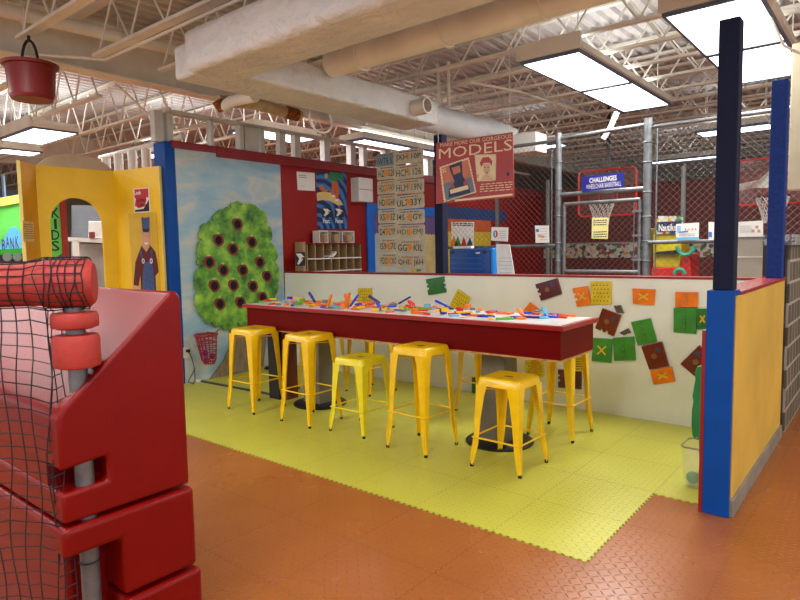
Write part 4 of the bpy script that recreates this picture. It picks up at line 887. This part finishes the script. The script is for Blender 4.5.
# ================================================================== PLASTIC TILES ON THE HALF WALL
FW = FY(YB)
TILC = {'maroon': (92, 26, 34), 'brown': (112, 36, 18), 'orange': (242, 124, 16), 'yellow': (222, 192, 30), 'green': (60, 140, 50), 'dark green': (36, 116, 44), 'olive': (90, 84, 60)}
TLM = {k: mat('tile_'+k.replace(' ', '_'), v, .28, var=.1, vs=14) for k, v in TILC.items()}
def tile(col, pts, label, feat='', notch=''):
    q = [Vector(FW.px(*p)) for p in pts]
    cx = sum(v.x for v in q)/4; cy = sum(v.y for v in q)/4
    t = thing('plastic_tile', label, 'tile', (cx, YB, min(v.y for v in q)), 'plastic tiles on the cream wall')
    out = []
    for i in range(4):
        a, b = q[i], q[(i+1) % 4]; out.append(a); d = b-a; inw = Vector((cx, cy))-(a+b)/2; inw.normalize()
        if str(i) in notch:
            for f, dd in ((.32, 0), (.34, .022), (.46, .022), (.48, 0), (.6, 0), (.62, .018), (.72, .018), (.74, 0)): out.append(a+d*f+inw*dd)
    m = MB(); FW.poly(m, [tuple(v) for v in out], .002, .024); b_ = m.build('tile_body', TLM[col], t, bevel=.002)
    e1 = (q[1]-q[0]).normalized(); e2 = (q[3]-q[0]).normalized(); hw = (q[1]-q[0]).length/2; hh = (q[3]-q[0]).length/2; C = Vector((cx, cy))
    P = lambda x, y: tuple(C+e1*x*hw+e2*y*hh)
    if feat == 'cross':
        m = MB(); w = .12
        for (ax, ay, bx2, by) in ((-.42, -.36, .42, .36), (-.42, .36, .42, -.36)):
            A, B_ = Vector(P(ax, ay)), Vector(P(bx2, by)); d = (B_-A).normalized(); n_ = Vector((-d.y, d.x))*.006; FW.poly(m, [tuple(A-n_), tuple(B_-n_), tuple(B_+n_), tuple(A+n_)], .024, .0265+.0005*(ay > 0))
        m.build('yellow_cross', mat('cross_yellow', (232, 190, 50), .3), t)
    if feat == 'peg':
        m = MB()
        for i in range(5):
            for j in range(5):
                x, y = P(-.66+.33*i+(.16 if j % 2 else 0)*.5, -.66+.33*j); FW.ell(m, x, y, .007, .005, .024, .0248, 8)
        m.build('peg_holes', mat('peg_dark', (110, 84, 10), .6), t)
    if feat == 'knob':
        for (x, y, cc) in ((-.1, .0, 'knob_gold'), (.45, -.45, 'knob_slate')):
            m = MB(); X, Y = P(x, y); FW.ell(m, X, Y, .022, .022, .024, .03, 14); m.build('gear', mat(cc, (140, 90, 40) if 'gold' in cc else (70, 60, 90), .4), t)
    if feat == 'fold':
        m = MB(); FW.poly(m, [P(-.06, -.98), P(.06, -.98), P(.06, .98), P(-.06, .98)], .024, .03); m.build('ridge', TLM[col], t)
        m = MB()
        for yv in (-.5, 0, .5): X, Y = P(0, yv); FW.ell(m, X, Y, .004, .004, .03, .031, 8)
        m.build('screws', mat('screw', (180, 180, 170), .3, metal=.8), t)
Z = lambda *q: [(500+x/4, 260+y/4) for x, y in q]; Y2 = lambda *q: [(330+x/4, 260+y/4) for x, y in q]
tile('maroon', Z((145, 97), (232, 72), (250, 135), (168, 163)), 'tilted maroon plastic tile with gears, highest above the table end', 'knob', '3')
tile('orange', Z((293, 113), (352, 103), (368, 178), (312, 186)), 'orange notched plastic tile touching the yellow pegboard tile', 'cross', '3')
tile('yellow', Z((365, 85), (447, 85), (447, 178), (367, 178)), 'yellow square pegboard tile right of the notched orange tile', 'peg')
tile('orange', Z((533, 113), (624, 117), (618, 180), (535, 175)), 'wide orange tile with a yellow cross, alone near the wall top', 'cross')
tile('orange', Z((704, 127), (795, 128), (793, 188), (704, 188)), 'orange folded tile directly above a green tile near the navy post', 'fold')
tile('green', Z((698, 190), (790, 190), (787, 295), (697, 288)), 'green folded tile directly under an orange tile near the navy post', 'fold')
tile('dark green', [(697.5, 308.5), (709, 308.5), (709, 329), (697.5, 329)], 'dark green tile partly hidden by the blue wall end', 'cross')
tile('brown', Z((413, 192), (488, 220), (458, 305), (384, 272)), 'tilted brown tile just right of the table corner', 'knob', '2')
tile('olive', Z((458, 182), (485, 180), (498, 212), (470, 210)), 'small olive arch piece above the tilted brown tile', '', '0')
tile('olive', Z((480, 290), (515, 272), (526, 290), (498, 300)), 'small olive arch piece between the brown and green tiles', '', '2')
tile('green', Z((375, 310), (452, 315), (447, 410), (370, 403)), 'green tile with a yellow cross right of the table apron', 'cross')
tile('green', Z((455, 310), (538, 305), (545, 400), (460, 402)), 'green folded tile beside the one with a yellow cross', 'fold')
tile('green', Z((527, 247), (605, 232), (630, 325), (555, 342)), 'tilted green tile above a long brown tile', 'fold')
tile('brown', Z((568, 345), (650, 325), (678, 422), (600, 437)), 'brown tile with gears between a green and an orange tile', 'knob')
tile('orange', Z((603, 440), (690, 425), (703, 485), (617, 497)), 'orange tile with a yellow cross, lowest of the tilted chain', 'cross')
tile('brown', [(681, 363.5), (699.6, 345), (714, 358), (695.4, 376)], 'brown diamond tilted tile close to the wall end', 'knob')
tile('dark green', Y2((388, 77), (458, 65), (467, 128), (398, 140)), 'dark green notched tile above the middle of the table', '', '13')
tile('yellow', Y2((515, 115), (565, 150), (532, 215), (480, 188)), 'tilted yellow pegboard tile behind the table middle', 'peg')
tile('yellow', Y2((117, 112), (170, 112), (170, 185), (117, 185)), 'upright yellow pegboard tile behind the left half of the table', 'peg')
tile('orange', [(531, 302), (541, 310), (533, 321), (523, 312)], 'orange tile peeking over the right end of the tabletop', '')
tile('yellow', [(526, 360), (544, 360), (544.5, 377), (526.5, 377)], 'yellow pegboard tile low on the wall behind a stool under the table', 'peg')
tile('maroon', [(559, 369), (582, 371), (582, 389), (559, 387)], 'dark maroon notched tile low on the wall behind the far right stool', '', '3')
tile('yellow', [(574, 356), (584, 356), (584, 371), (574, 371)], 'small yellow tile above the low dark maroon tile', 'peg')
tile('dark green', [(473, 377), (477, 377), (477, 393), (473, 393)], 'narrow green tile low on the wall left of the right pedestal')
# green foam trunk shape and clear bin
FI = FY(4.0); m = MB()
FI.pxpoly(m, [(697, 366), (694.5, 373), (695, 380), (693.5, 388), (692, 396), (693, 402), (691.5, 410), (691, 425), (692, 436), (694, 438.5), (697, 437), (698.5, 440), (698.5, 453), (702, 500), (707, 500), (707, 366)], -.05, 0)
tag(m.build('green_cutout', mat('cutout_green', (24, 124, 66), .35, var=.1), bevel=.008), 'wavy green foam cutout standing behind the blue wall end above the clear bin', 'cutout')
bc_ = at(697, 486, 2, .01); bx, by = bc_.x+.02, bc_.y+.05
t = thing('clear_bin', 'clear square plastic bin with green balls beside the blue wall end', 'bin', (bx, by, .004))
def ringp(r, z, rc=.03):
    out = []
    for cx, cy, a0 in ((1, 1, 0), (-1, 1, PI/2), (-1, -1, PI), (1, -1, 3*PI/2)):
        for i in range(5): a = a0+PI/2*i/4; out.append((bx+cx*(r-rc)+rc*math.cos(a), by+cy*(r-rc)+rc*math.sin(a), z))
    return out
rs = [ringp(.088, .006), ringp(.092, .03), ringp(.102, .245), ringp(.107, .247), ringp(.107, .255), ringp(.098, .255), ringp(.088, .03), ringp(.08, .012)]
k = 20; m = MB(); m.add([v for r in rs for v in r], [(i*k+j, i*k+(j+1) % k, (i+1)*k+(j+1) % k, (i+1)*k+j) for i in range(len(rs)-1) for j in range(k)]+[tuple(range(k)), tuple((len(rs)-1)*k+j for j in range(k))])
CL = mat('clear_plastic', (236, 232, 214), .08, var=0, alpha=.14, spec=.8); m.build('bin_body', CL, t, smooth=True)
m = MB(); m.tube(ringp(.105, .252)+[], .006, 6, closed=True); m.build('rim', mat('rim_clear', (150, 140, 110), .2, alpha=.6), t, smooth=True)
GB = mat('ball_green', (64, 140, 92), .35)
for dx, dy, dz, lb in ((-.048, -.035, .052, 'green ball in the clear bin, farther from the wall'), (.036, -.03, .052, 'green ball in the clear bin, next to the wall end'), (.0, .045, .055, 'green ball at the back of the clear bin')):
    m = MB(); k = .038; m.lathe([(k*math.sin(a), -k*math.cos(a)) for a in [PI*j/12 for j in range(13)]], (bx+dx, by+dy, dz), 20); tag(m.build('plastic_ball', GB, smooth=True), lb, 'ball', 'green balls in the clear bin')
# ================================================================== GYM BEHIND THE HALF WALL
YF = 6.5; FF = FY(YF)
WIRE = mat('fence_wire', (120, 122, 120), .5, metal=.5)
def mesh_panel(x0, x1, z0, z1, par, y=YF, s=.068, r=.0016):
    m = MB(); L = z1-z0; n_ = int((x1-x0+L)/s)+1
    for i in range(n_):
        for sg_ in (1, -1):
            a = x0-L+i*s if sg_ == 1 else x0+i*s
            # wire from (a,z0) going to (a+sg*L, z1), clipped
            p, q = (a, z0), (a+sg_*L, z1)
            ts = [0, 1]
            for X in (x0, x1):
                tt = (X-p[0])/(q[0]-p[0])
                ts.append(tt)
            lo = max(0, min(ts[2], ts[3])); hi = min(1, max(ts[2], ts[3]))
            if hi-lo < .01: continue
            A = (p[0]+(q[0]-p[0])*lo, y+.003*sg_, z0+L*lo); B_ = (p[0]+(q[0]-p[0])*hi, y+.003*sg_, z0+L*hi)
            m.tube([A, B_], r, 3, caps=False)
    return m.build('wire_mesh', WIRE, par)
def rod(name, a, b, r, par, mt=GALV): return MB().tube([a, b], r, 12).build(name, mt, par, smooth=True)
t = thing('chain_link_fence', 'chain link fence between the license plates and the tall gate post', 'fence', (-4.4, YF, 0))
mesh_panel(-4.62, -3.0, .1, 2.62, t)
rod('rail', (-4.66, YF, 2.64), (-3.02, YF, 2.64), .02, t); rod('rail', (-4.66, YF-.03, 1.47), (-3.02, YF-.03, 1.47), .018, t)
rod('post', (-3.0, YF, 0), (-3.0, YF, 2.72), .034, t); rod('post', (-4.66, YF, 0), (-4.66, YF, 2.7), .03, t); rod('tension_rod', (-3.08, YF, .1), (-3.08, YF, 2.62), .007, t)
for z in (1.3, 1.5, 1.8, 2.1, 2.4): m = MB(); m.tube([(-3.0+.04*math.cos(a), YF+.04*math.sin(a), z) for a in [i*PI/6 for i in range(12)]], .006, 5, closed=True); m.build('clamp', GALV, t)
t = thing('gate', 'chain link gate in a pipe frame between two fence posts', 'gate', (-2.5, YF, 0))
gx0, gx1 = -2.93, -2.10; gt = at(600, 202, 1, YF).z
for nm, a, b in (('frame_pipe', (gx0, YF, .08), (gx0, YF, gt)), ('frame_pipe', (gx1, YF, .08), (gx1, YF, gt)), ('frame_pipe', (gx0, YF, gt), (gx1, YF, gt)), ('frame_pipe', (gx0, YF, 1.18), (gx1, YF, 1.18))): rod(nm, a, b, .021, t)
rod('tension_rod', (gx1-.06, YF, .1), (gx1-.06, YF, gt-.02), .006, t)
mesh_panel(gx0, gx1, .1, gt, t)
for z in (1.3, 1.55, 1.8): m = MB(); m.box((gx1-.07, YF-.03, z), (gx1+.03, YF-.02, z+.02)); m.build('clamp', GALV, t)
t = thing('chain_link_fence', 'chain link transom panel above the gate', 'fence', (-2.5, YF, 2.0))
ht = at(600, 192, 1, YF).z
rod('rail', (-2.97, YF, ht), (-2.06, YF, ht), .025, t); rod('rail', (-2.97, YF, 2.66), (-2.06, YF, 2.68), .02, t); mesh_panel(-2.96, -2.07, ht, 2.66, t)
t = thing('chain_link_fence', 'chain link fence right of the gate behind the navy post', 'fence', (-1.5, YF, 0))
rod('post', (-2.03, YF, 0), (-2.03, YF, 2.74), .042, t); rod('tension_rod', (-1.94, YF, .1), (-1.94, YF, 2.64), .008, t)
mesh_panel(-1.98, .5, .1, 2.62, t); rod('rail', (-2.0, YF, 2.65), (.5, YF, 2.65), .02, t); rod('rail', (-2.0, YF-.03, 1.485), (.5, YF-.03, 1.485), .02, t); rod('post', (.5, YF, 0), (.5, YF, 2.7), .03, t)
for z in (1.3, 1.5, 1.75, 2.0, 2.3, 2.5): m = MB(); m.tube([(-2.03+.048*math.cos(a), YF+.048*math.sin(a), z) for a in [i*PI/6 for i in range(12)]], .007, 5, closed=True); m.build('clamp', GALV, t)
# distant poles
for x, ytop, lb in ((497, 195, 'thin dark fence pole behind the logo card'), (548, 180, 'thin grey fence pole left of the gate, farther back'), (684, 166, 'thin grey fence pole behind the white info card right of the gate')):
    p = at(x, ytop, 1, 9.0); m = MB(); m.tube([(p.x, 9, 0), (p.x, 9, p.z)], .03, 10); tag(m.build('fence_pole', mat('dull_pole', (110, 112, 108), .5), smooth=True), lb, 'pole', 'far fence poles')
# hanging blue sign
t = thing('gym_sign', 'blue sign reading CHALLENGES WHEELCHAIR BASKETBALL on the fence', 'sign', at(602, 190, 1, YF-.05))
F1s = FY(YF-.04); q = [F1s.px(*a) for a in ((582, 177), (623.5, 172), (624, 187), (582, 192))]
m = MB(); F1s.poly(m, q[::-1], -.006, .002); m.build('sign_board', mat('sign_royal', (24, 36, 130), .4), t)
ang = math.atan2(q[1][1]-q[0][1], q[1][0]-q[0][0]); cxy = F1s.px(603, 179.2); f = F1s.sub(*cxy, ang); W_ = q[1][0]-q[0][0]
text(f, 'CHALLENGES', 0, 0, W_*.66, .052, WHITE, t, .004, bold=.02); cxy = F1s.px(603.5, 185.3); f = F1s.sub(*cxy, ang); text(f, 'WHEELCHAIR BASKETBALL', 0, 0, W_*.84, .048, WHITE, t, .004, bold=.02)
def card(px4, label, name='info_card', cat='card', y=YF-.07, mt=PAPER):
    f = FY(y); q = [f.px(*a) for a in px4]; t = thing(name, label, cat, f.p(min(p[0] for p in q), min(p[1] for p in q))); m = MB(); f.poly(m, q, -.008, 0); m.build('card_board', mt, t); return t, f, q
def bar(t, f, pts, mt, nm='print', d=.0): m = MB(); f.pxpoly(m, pts, d, d+.0015); return m.build(nm, mt, t)
PR, PBc = mat('print_red', (206, 60, 60), .5), mat('print_blue', (60, 130, 200), .5); PGy = mat('print_grey', (160, 160, 170), .5)
t, f, q = card(((491.5, 227), (508, 227.5), (507.5, 241.5), (491, 240.5)), 'white card with round red and blue logo on the fence rail')
a = f.px(495.5, 234); m = MB(); f.ell(m, a[0], a[1], .032, .045, .001, .002, 14, PI/2, 3*PI/2); m.build('logo_left', PBc, t); m = MB(); f.ell(m, a[0], a[1], .032, .045, .001, .002, 14, -PI/2, PI/2); m.build('logo_right', PR, t)
m = MB(); f.ell(m, a[0], a[1], .008, .03, .002, .003, 14); m.build('logo_centre', WHITE, t)
a, b = f.px(499.5, 239), f.px(506.5, 230); m = MB(); lines(f, m, a[0], b[0], a[1], b[1], 4, .005, .0015, .0025); m.build('print', PGy, t)
t, f, q = card(((535, 225.5), (548.5, 225.5), (549, 242.5), (535.5, 243)), 'tall white card with small pictures left of the gate')
bar(t, f, ((536, 229), (539, 229), (539, 232), (536, 232)), PBc, d=.001); bar(t, f, ((538, 234), (545, 236), (544, 238), (538, 237)), mat('print_peach', (220, 170, 130), .5), d=.001)
a, b = f.px(540, 241), f.px(547.5, 227); m = MB(); lines(f, m, a[0], b[0], a[1], b[1], 5, .005, .0015, .0025); m.build('print', PGy, t)
t, f, q = card(((676, 224), (699, 222.5), (698.5, 240), (676, 240.5)), 'white and pale blue card right of the gate on the fence rail')
bar(t, f, ((676, 237.5), (698.6, 237), (698.5, 239.7), (676, 240.2)), mat('card_cyan', (110, 190, 226), .5), d=.001); bar(t, f, ((677, 226), (681, 225.7), (681, 232), (677, 232)), mat('card_pale', (150, 184, 226), .5), d=.001)
bar(t, f, ((679, 231.8), (688, 230.4), (688, 232), (679, 233)), PBc, d=.002)
for x, mm in ((685, PR), (688, mat('print_amber', (226, 160, 60), .5)), (692, PR), (695, PBc)): bar(t, f, ((x, 228.5), (x+1.2, 228.5), (x+1.2, 230), (x, 230)), mm, d=.002)
a, b = f.px(679, 236.5), f.px(696, 233); m = MB(); lines(f, m, a[0], b[0], a[1], b[1], 2, .005, .0015, .0025); m.build('print', PGy, t)
t, f, q = card(((708.5, 222), (716, 222), (716, 240), (708.5, 240)), 'pale card mostly hidden behind the left edge of the navy post')
bar(t, f, ((708.7, 232), (712, 232), (712, 237), (708.7, 237)), PBc, d=.001)
t, f, q = card(((736.5, 222), (763, 220.5), (763, 236.5), (736.5, 237)), 'white card with small animal pictures between the two blue posts', y=5.9)
a, b = f.px(740, 233), f.px(752, 225); m = MB(); lines(f, m, a[0], b[0], a[1], b[1], 4, .005, .001, .002); m.build('print', PGy, t)
for x, y in ((753, 231), (757, 227), (759, 231)): bar(t, f, ((x-1.5, y-1.5), (x+1.5, y-1.5), (x+1.5, y+1.5), (x-1.5, y+1.5)), mat('print_tan', (200, 150, 130), .5), d=.001)
t, f, q = card(((592, 217.5), (608.5, 217.5), (607.5, 239), (591.5, 238.5)), 'pale yellow notice fastened to the gate', 'gate_notice', 'notice', mt=mat('pale_yellow_paper', (236, 226, 150), .6))
m = MB(); a, b = f.px(593.5, 226), f.px(607, 219); lines(f, m, a[0], b[0], a[1], b[1], 3, .010, .0005, .0015); a, b = f.px(593.5, 238), f.px(607, 230.5); lines(f, m, a[0], b[0], a[1], b[1], 3, .010, .0005, .0015); m.build('print', INK, t)
# basketball hoops
def hoop(yy, c4, rimx, rimy, label, square=None):
    f = FY(yy); q = [f.px(*a) for a in c4]; x0, x1 = min(p[0] for p in q), max(p[0] for p in q); y0, y1 = min(p[1] for p in q), max(p[1] for p in q)
    t = thing('basketball_hoop', label, 'basketball hoop', f.p((x0+x1)/2, y0))
    RD = mat('hoop_red', (214, 44, 32), .4); rc = .08; pts = []
    for cx, cy, a0 in ((x1-rc, y1-rc, 0), (x0+rc, y1-rc, PI/2), (x0+rc, y0+rc, PI), (x1-rc, y0+rc, 3*PI/2)):
        for i in range(6): a = a0+PI/2*i/5; pts.append(f.p(cx+rc*math.cos(a), cy+rc*math.sin(a)))
    MB().tube(pts, .018, 6, closed=True).build('backboard_frame', RD, t)
    m = MB(); f.rect(m, x0+.02, y0+.02, x1-.02, y1-.02, -.004, .004); m.build('backboard', mat('acrylic', (150, 90, 84), .1, var=0, alpha=.28), t)
    rx, rz = f.px(rimx, rimy); w = .15
    m = MB(); m.tube([f.p(rx-w, rz-.0+.02), f.p(rx+w, rz+.02), f.p(rx+w, rz+.26), f.p(rx-w, rz+.26)], .012, 6, closed=True); m.build('target_square', RD, t)
    rr = .2; C = f.p(rx, rz, rr+.08)
    MB().tube([C+Vector((rr*math.cos(a), rr*math.sin(a), 0)) for a in [2*PI*i/24 for i in range(24)]], .012, 6, closed=True).build('rim', mat('rim_dark', (60, 30, 26), .5), t)
    m = MB(); m.box((C.x-.06, C.y+rr-.01, C.z-.03), (C.x+.06, yy, C.z+.03)); m.build('bracket', DARK, t)
    m = MB(); nn = 12
    for i in range(nn):
        for sgn in (1, -1):
            m.tube([C+Vector((r*math.cos(2*PI*(i+sgn*k_*.5)/nn), r*math.sin(2*PI*(i+sgn*k_*.5)/nn), -h_)) for k_, (r, h_) in enumerate(((.2, 0), (.18, .08), (.15, .16), (.12, .26), (.11, .36)))], .006, 4)
    m.build('net', mat('net_white', (216, 210, 204), .6), t)
    m = MB(); m.tube([f.p((x0+x1)/2, y1-.1, -.06), f.p((x0+x1)/2, y1-.1, -.06)+Vector((0, 0, 3.86-y1+.1))], .03, 8); m.build('support_pole', DARK, t)
    return t
hoop(9.8, ((579, 172), (636, 171), (636, 214), (579, 212)), 608, 202, 'basketball hoop with red framed backboard behind the gate')
hoop(9.8, ((738, 161), (808, 156), (808, 202), (738, 202)), 776, 197, 'basketball hoop with red frame behind the far blue post')
m = MB(); p = at(755, 185, 1, 9.7)
m.add([tuple(p+Vector(v)) for v in ((-.42, 0, -.02), (-.2, 0, .03), (.05, -.05, .06), (.22, 0, .24), (.24, 0, -.06), (0, .1, -.03), (-.2, .1, -.06), (.1, .2, .02))], [(0, 1, 6), (1, 2, 6), (2, 5, 6), (2, 3, 5), (3, 4, 5), (3, 7, 4), (2, 7, 3)]); tag(m.build('crumpled_banner', PAPER), 'crumpled white sheet hanging in front of the right hoop backboard', 'banner')
# blue plastic bench box
t = thing('storage_bin', 'blue ribbed plastic box standing behind the half wall', 'bin', (-3.62, 5.6, .7))
f = FY(5.52); a, b = f.px(449, 249), f.px(497.5, 273); DB = mat('bin_blue', (16, 74, 150), .35); LB = mat('bin_side_blue', (28, 130, 220), .35)
x0, x1, zz = a[0], at(498, 260, 1, 5.60).x, a[1]
m = MB(); m.box((x0, 5.52, .75), (x1-.04, 5.60, zz)); m.build('bin_body', DB, t, bevel=.02, seg=3)
for k in range(6): m = MB(); z = zz-.10-k*.055; m.box((x0+.02, 5.505, z-.012), (x1-.13, 5.52, z+.004)); m.build('rib', mat('rib_blue', (34, 100, 180), .35), t, bevel=.003)
m = MB(); m.box((x1-.04, 5.51, .75), (x1, 5.61, zz+.004)); m.build('end_panel', LB, t, bevel=.015, seg=3)
for xx in (x0+.05, x1-.11): m = MB(); m.lathe([(.018, 0), (.018, .012)], (xx, 5.508, zz-.035), 12, 1); m.build('bolt', DARK, t)
m = MB(); m.box((x1-.22, 5.512, zz-.055), (x1-.17, 5.52, zz-.04)); m.build('badge', WHITE, t)
m = MB(); m.box((x0-.02, 5.5, 0), (x1, 5.62, .75)); m.build('stand', DB, t)
m = MB(); a, b = f.px(452, 248.5), f.px(470, 245.5); m.box((a[0], 5.54, zz+.003), (b[0]+.0, 5.6, zz+.03)); tag(m.build('paper_stack', PAPER), 'white papers lying on the blue ribbed box', 'papers')
f = FY(5.45); t = thing('paper_easel', 'leaning white paper board right of the blue box', 'panel', (-3.1, 5.45, .6))
m = MB(); f.pxpoly(m, ((496, 244), (509.5, 244.5), (514.5, 275), (516, 300), (498, 300)), -.01, 0); m.build('panel_sheet', mat('cool_white', (220, 230, 226), .6), t)
m = MB()
for k in range(5): a = f.px(499, 258+k*3.6); b = f.px(511.5, 258.4+k*3.7); f.rect(m, a[0], a[1]-.002, b[0], a[1]+.002, .0, .001)
m.build('ruled_lines', PGy, t); m = MB(); f.rect(m, f.px(499, 250)[0], 0, f.px(512, 250)[0], f.px(500, 298)[1], -.03, -.011); m.build('stand', WHITE, t)
# yellow and red play machine behind the gate post
f = FY(8.2); t = thing('exercise_machine', 'yellow and red padded machine with a navy Nautilus sign', 'machine', f.p(f.px(665, 270)[0], 0, 0))
def mp(pts, d0, d1, nm, mt, bev=0): m = MB(); f.pxpoly(m, pts, d0, d1); return m.build(nm, mt, t, bevel=bev)
mp(((655, 216), (683, 216), (683, 234), (655, 234)), -.02, 0, 'sign_frame', MOS)
mp(((657.5, 222), (681.5, 221), (681.5, 231), (657.5, 232)), 0, .01, 'sign_panel', mat('sign_deep_navy', (20, 24, 70), .4))
a = f.px(668, 227.5); text(f, 'Nautilus', a[0], a[1], f.px(677, 227)[0]-f.px(659, 227)[0], .09, WHITE, t, .012, bold=.02)
MY = mat('machine_yellow', (190, 172, 20), .4); MR = mat('machine_red', (196, 28, 22), .4); TEAL = mat('teal', (30, 150, 120), .4)
mp(((652, 234), (660, 232), (670, 230), (682, 231), (679, 268), (652, 268)), -.4, -.03, 'yellow_body', MY, .02)
mp(((643, 228), (648.5, 228), (648.5, 258), (643, 252)), -.3, .0, 'yellow_pad', MY, .01)
mp(((643, 252), (648.5, 258), (650, 290), (643, 290)), -.3, .0, 'red_pad', MR)
mp(((655, 252), (678, 250), (679, 254), (655, 254.5)), -.02, .03, 'black_bar', DARK)
mp(((651, 268), (680, 267), (684, 254), (690, 254), (692, 300), (651, 300)), -.4, .0, 'red_base', MR, .01)
mp(((651, 300), (692, 300), (692, 350), (651, 350)), -.35, -.02, 'red_base', MR, .01)
for cx, cy, r in ((687, 246, .1), (681, 274, .06)):
    c_ = f.px(cx, cy); m = MB(); m.tube([f.p(c_[0]+r*math.cos(a), c_[1]+r*1.1*math.sin(a), .06) for a in [PI*1.0+i*PI/10 for i in range(11)]] if r > .08 else [f.p(c_[0]+r*math.cos(a), c_[1]+r*math.sin(a), .06) for a in [i*PI/8 for i in range(9)]], .025, 8); m.build('teal_loop', TEAL, t, smooth=True)
# stainless counter unit between the blue posts
f = FY(6.0); t = thing('steel_cabinet', 'beige steel counter cabinet between the two blue posts', 'cabinet', f.p(f.px(750, 260)[0], 0, -.2))
a, b = f.px(731, 237.5), f.px(772, 275); SS = mat('brushed_beige', (178, 168, 150), .35, metal=.4, var=.06)
m = MB(); m.box((a[0]-.05, 6.0, 0), (-.84, 6.4, a[1]-.01)); m.build('cabinet_body', SS, t)
zz = f.px(750, 257)[1]; m = MB(); m.box((a[0]-.05, 5.985, zz-.004), (-.84, 6.0, zz+.006)); m.build('drawer_gap', WHITE, t)
m = MB(); m.box((a[0]-.07, 5.97, a[1]-.01), (-.835, 6.42, a[1]+.012)); m.build('counter_top', GALV, t)
# block wall at the right edge
BR = bpy.data.materials.new('grey_blocks'); BR.use_nodes = True; n = N(BR); bs = n.nt.nodes['Principled BSDF']; bs.inputs['Roughness'].default_value = .6
tc = n.new('ShaderNodeTexCoord'); sx = n.new('ShaderNodeSeparateXYZ'); n.nt.links.new(tc.outputs['Object'], sx.inputs[0]); cb = n.new('ShaderNodeCombineXYZ'); n.nt.links.new(sx.outputs[1], cb.inputs[0]); n.nt.links.new(sx.outputs[2], cb.inputs[1])
bk = n.new('ShaderNodeTexBrick'); bk.inputs['Scale'].default_value = 1; bk.inputs['Brick Width'].default_value = .17; bk.inputs['Row Height'].default_value = .165; bk.inputs['Mortar Size'].default_value = .011; bk.offset = .5
bk.inputs['Color1'].default_value = lin((112, 104, 84)); bk.inputs['Color2'].default_value = lin((84, 74, 60)); bk.inputs['Mortar'].default_value = lin((178, 172, 156)); n.nt.links.new(cb.outputs[0], bk.inputs['Vector']); n.nt.links.new(bk.outputs['Color'], bs.inputs['Base Color'])
bp = n.new('ShaderNodeBump'); bp.inputs['Strength'].default_value = .6; bp.inputs['Distance'].default_value = .01; bp.invert = True; n.nt.links.new(bk.outputs['Fac'], bp.inputs['Height']); n.nt.links.new(bp.outputs[0], bs.inputs['Normal'])
struct(MB().box((-.80, 5.42, 0), (-.64, 9.5, 1.44)).build('wall_block', BR))
struct(MB().box((-.82, 5.40, 1.44), (-.61, 9.5, 1.52)).build('trim_8', cellmat('speckled_cap', [(150, 150, 150), (190, 188, 180), (110, 112, 116), (170, 170, 166), (90, 96, 104)], 60)))
struct(MB().box((-.80, 5.29, 0), (-.655, 5.42, 1.44)).build('trim_9', DARK))
# ================================================================== RENDER SETTINGS
SC.view_settings.view_transform = 'Standard'; SC.view_settings.look = 'None'; SC.view_settings.gamma = 1; SC.view_settings.use_curve_mapping = False
SC.view_settings.exposure = .4
SC.cycles.use_denoising = True
SC.cycles.max_bounces = 6; SC.cycles.transparent_max_bounces = 12; SC.cycles.sample_clamp_indirect = 6
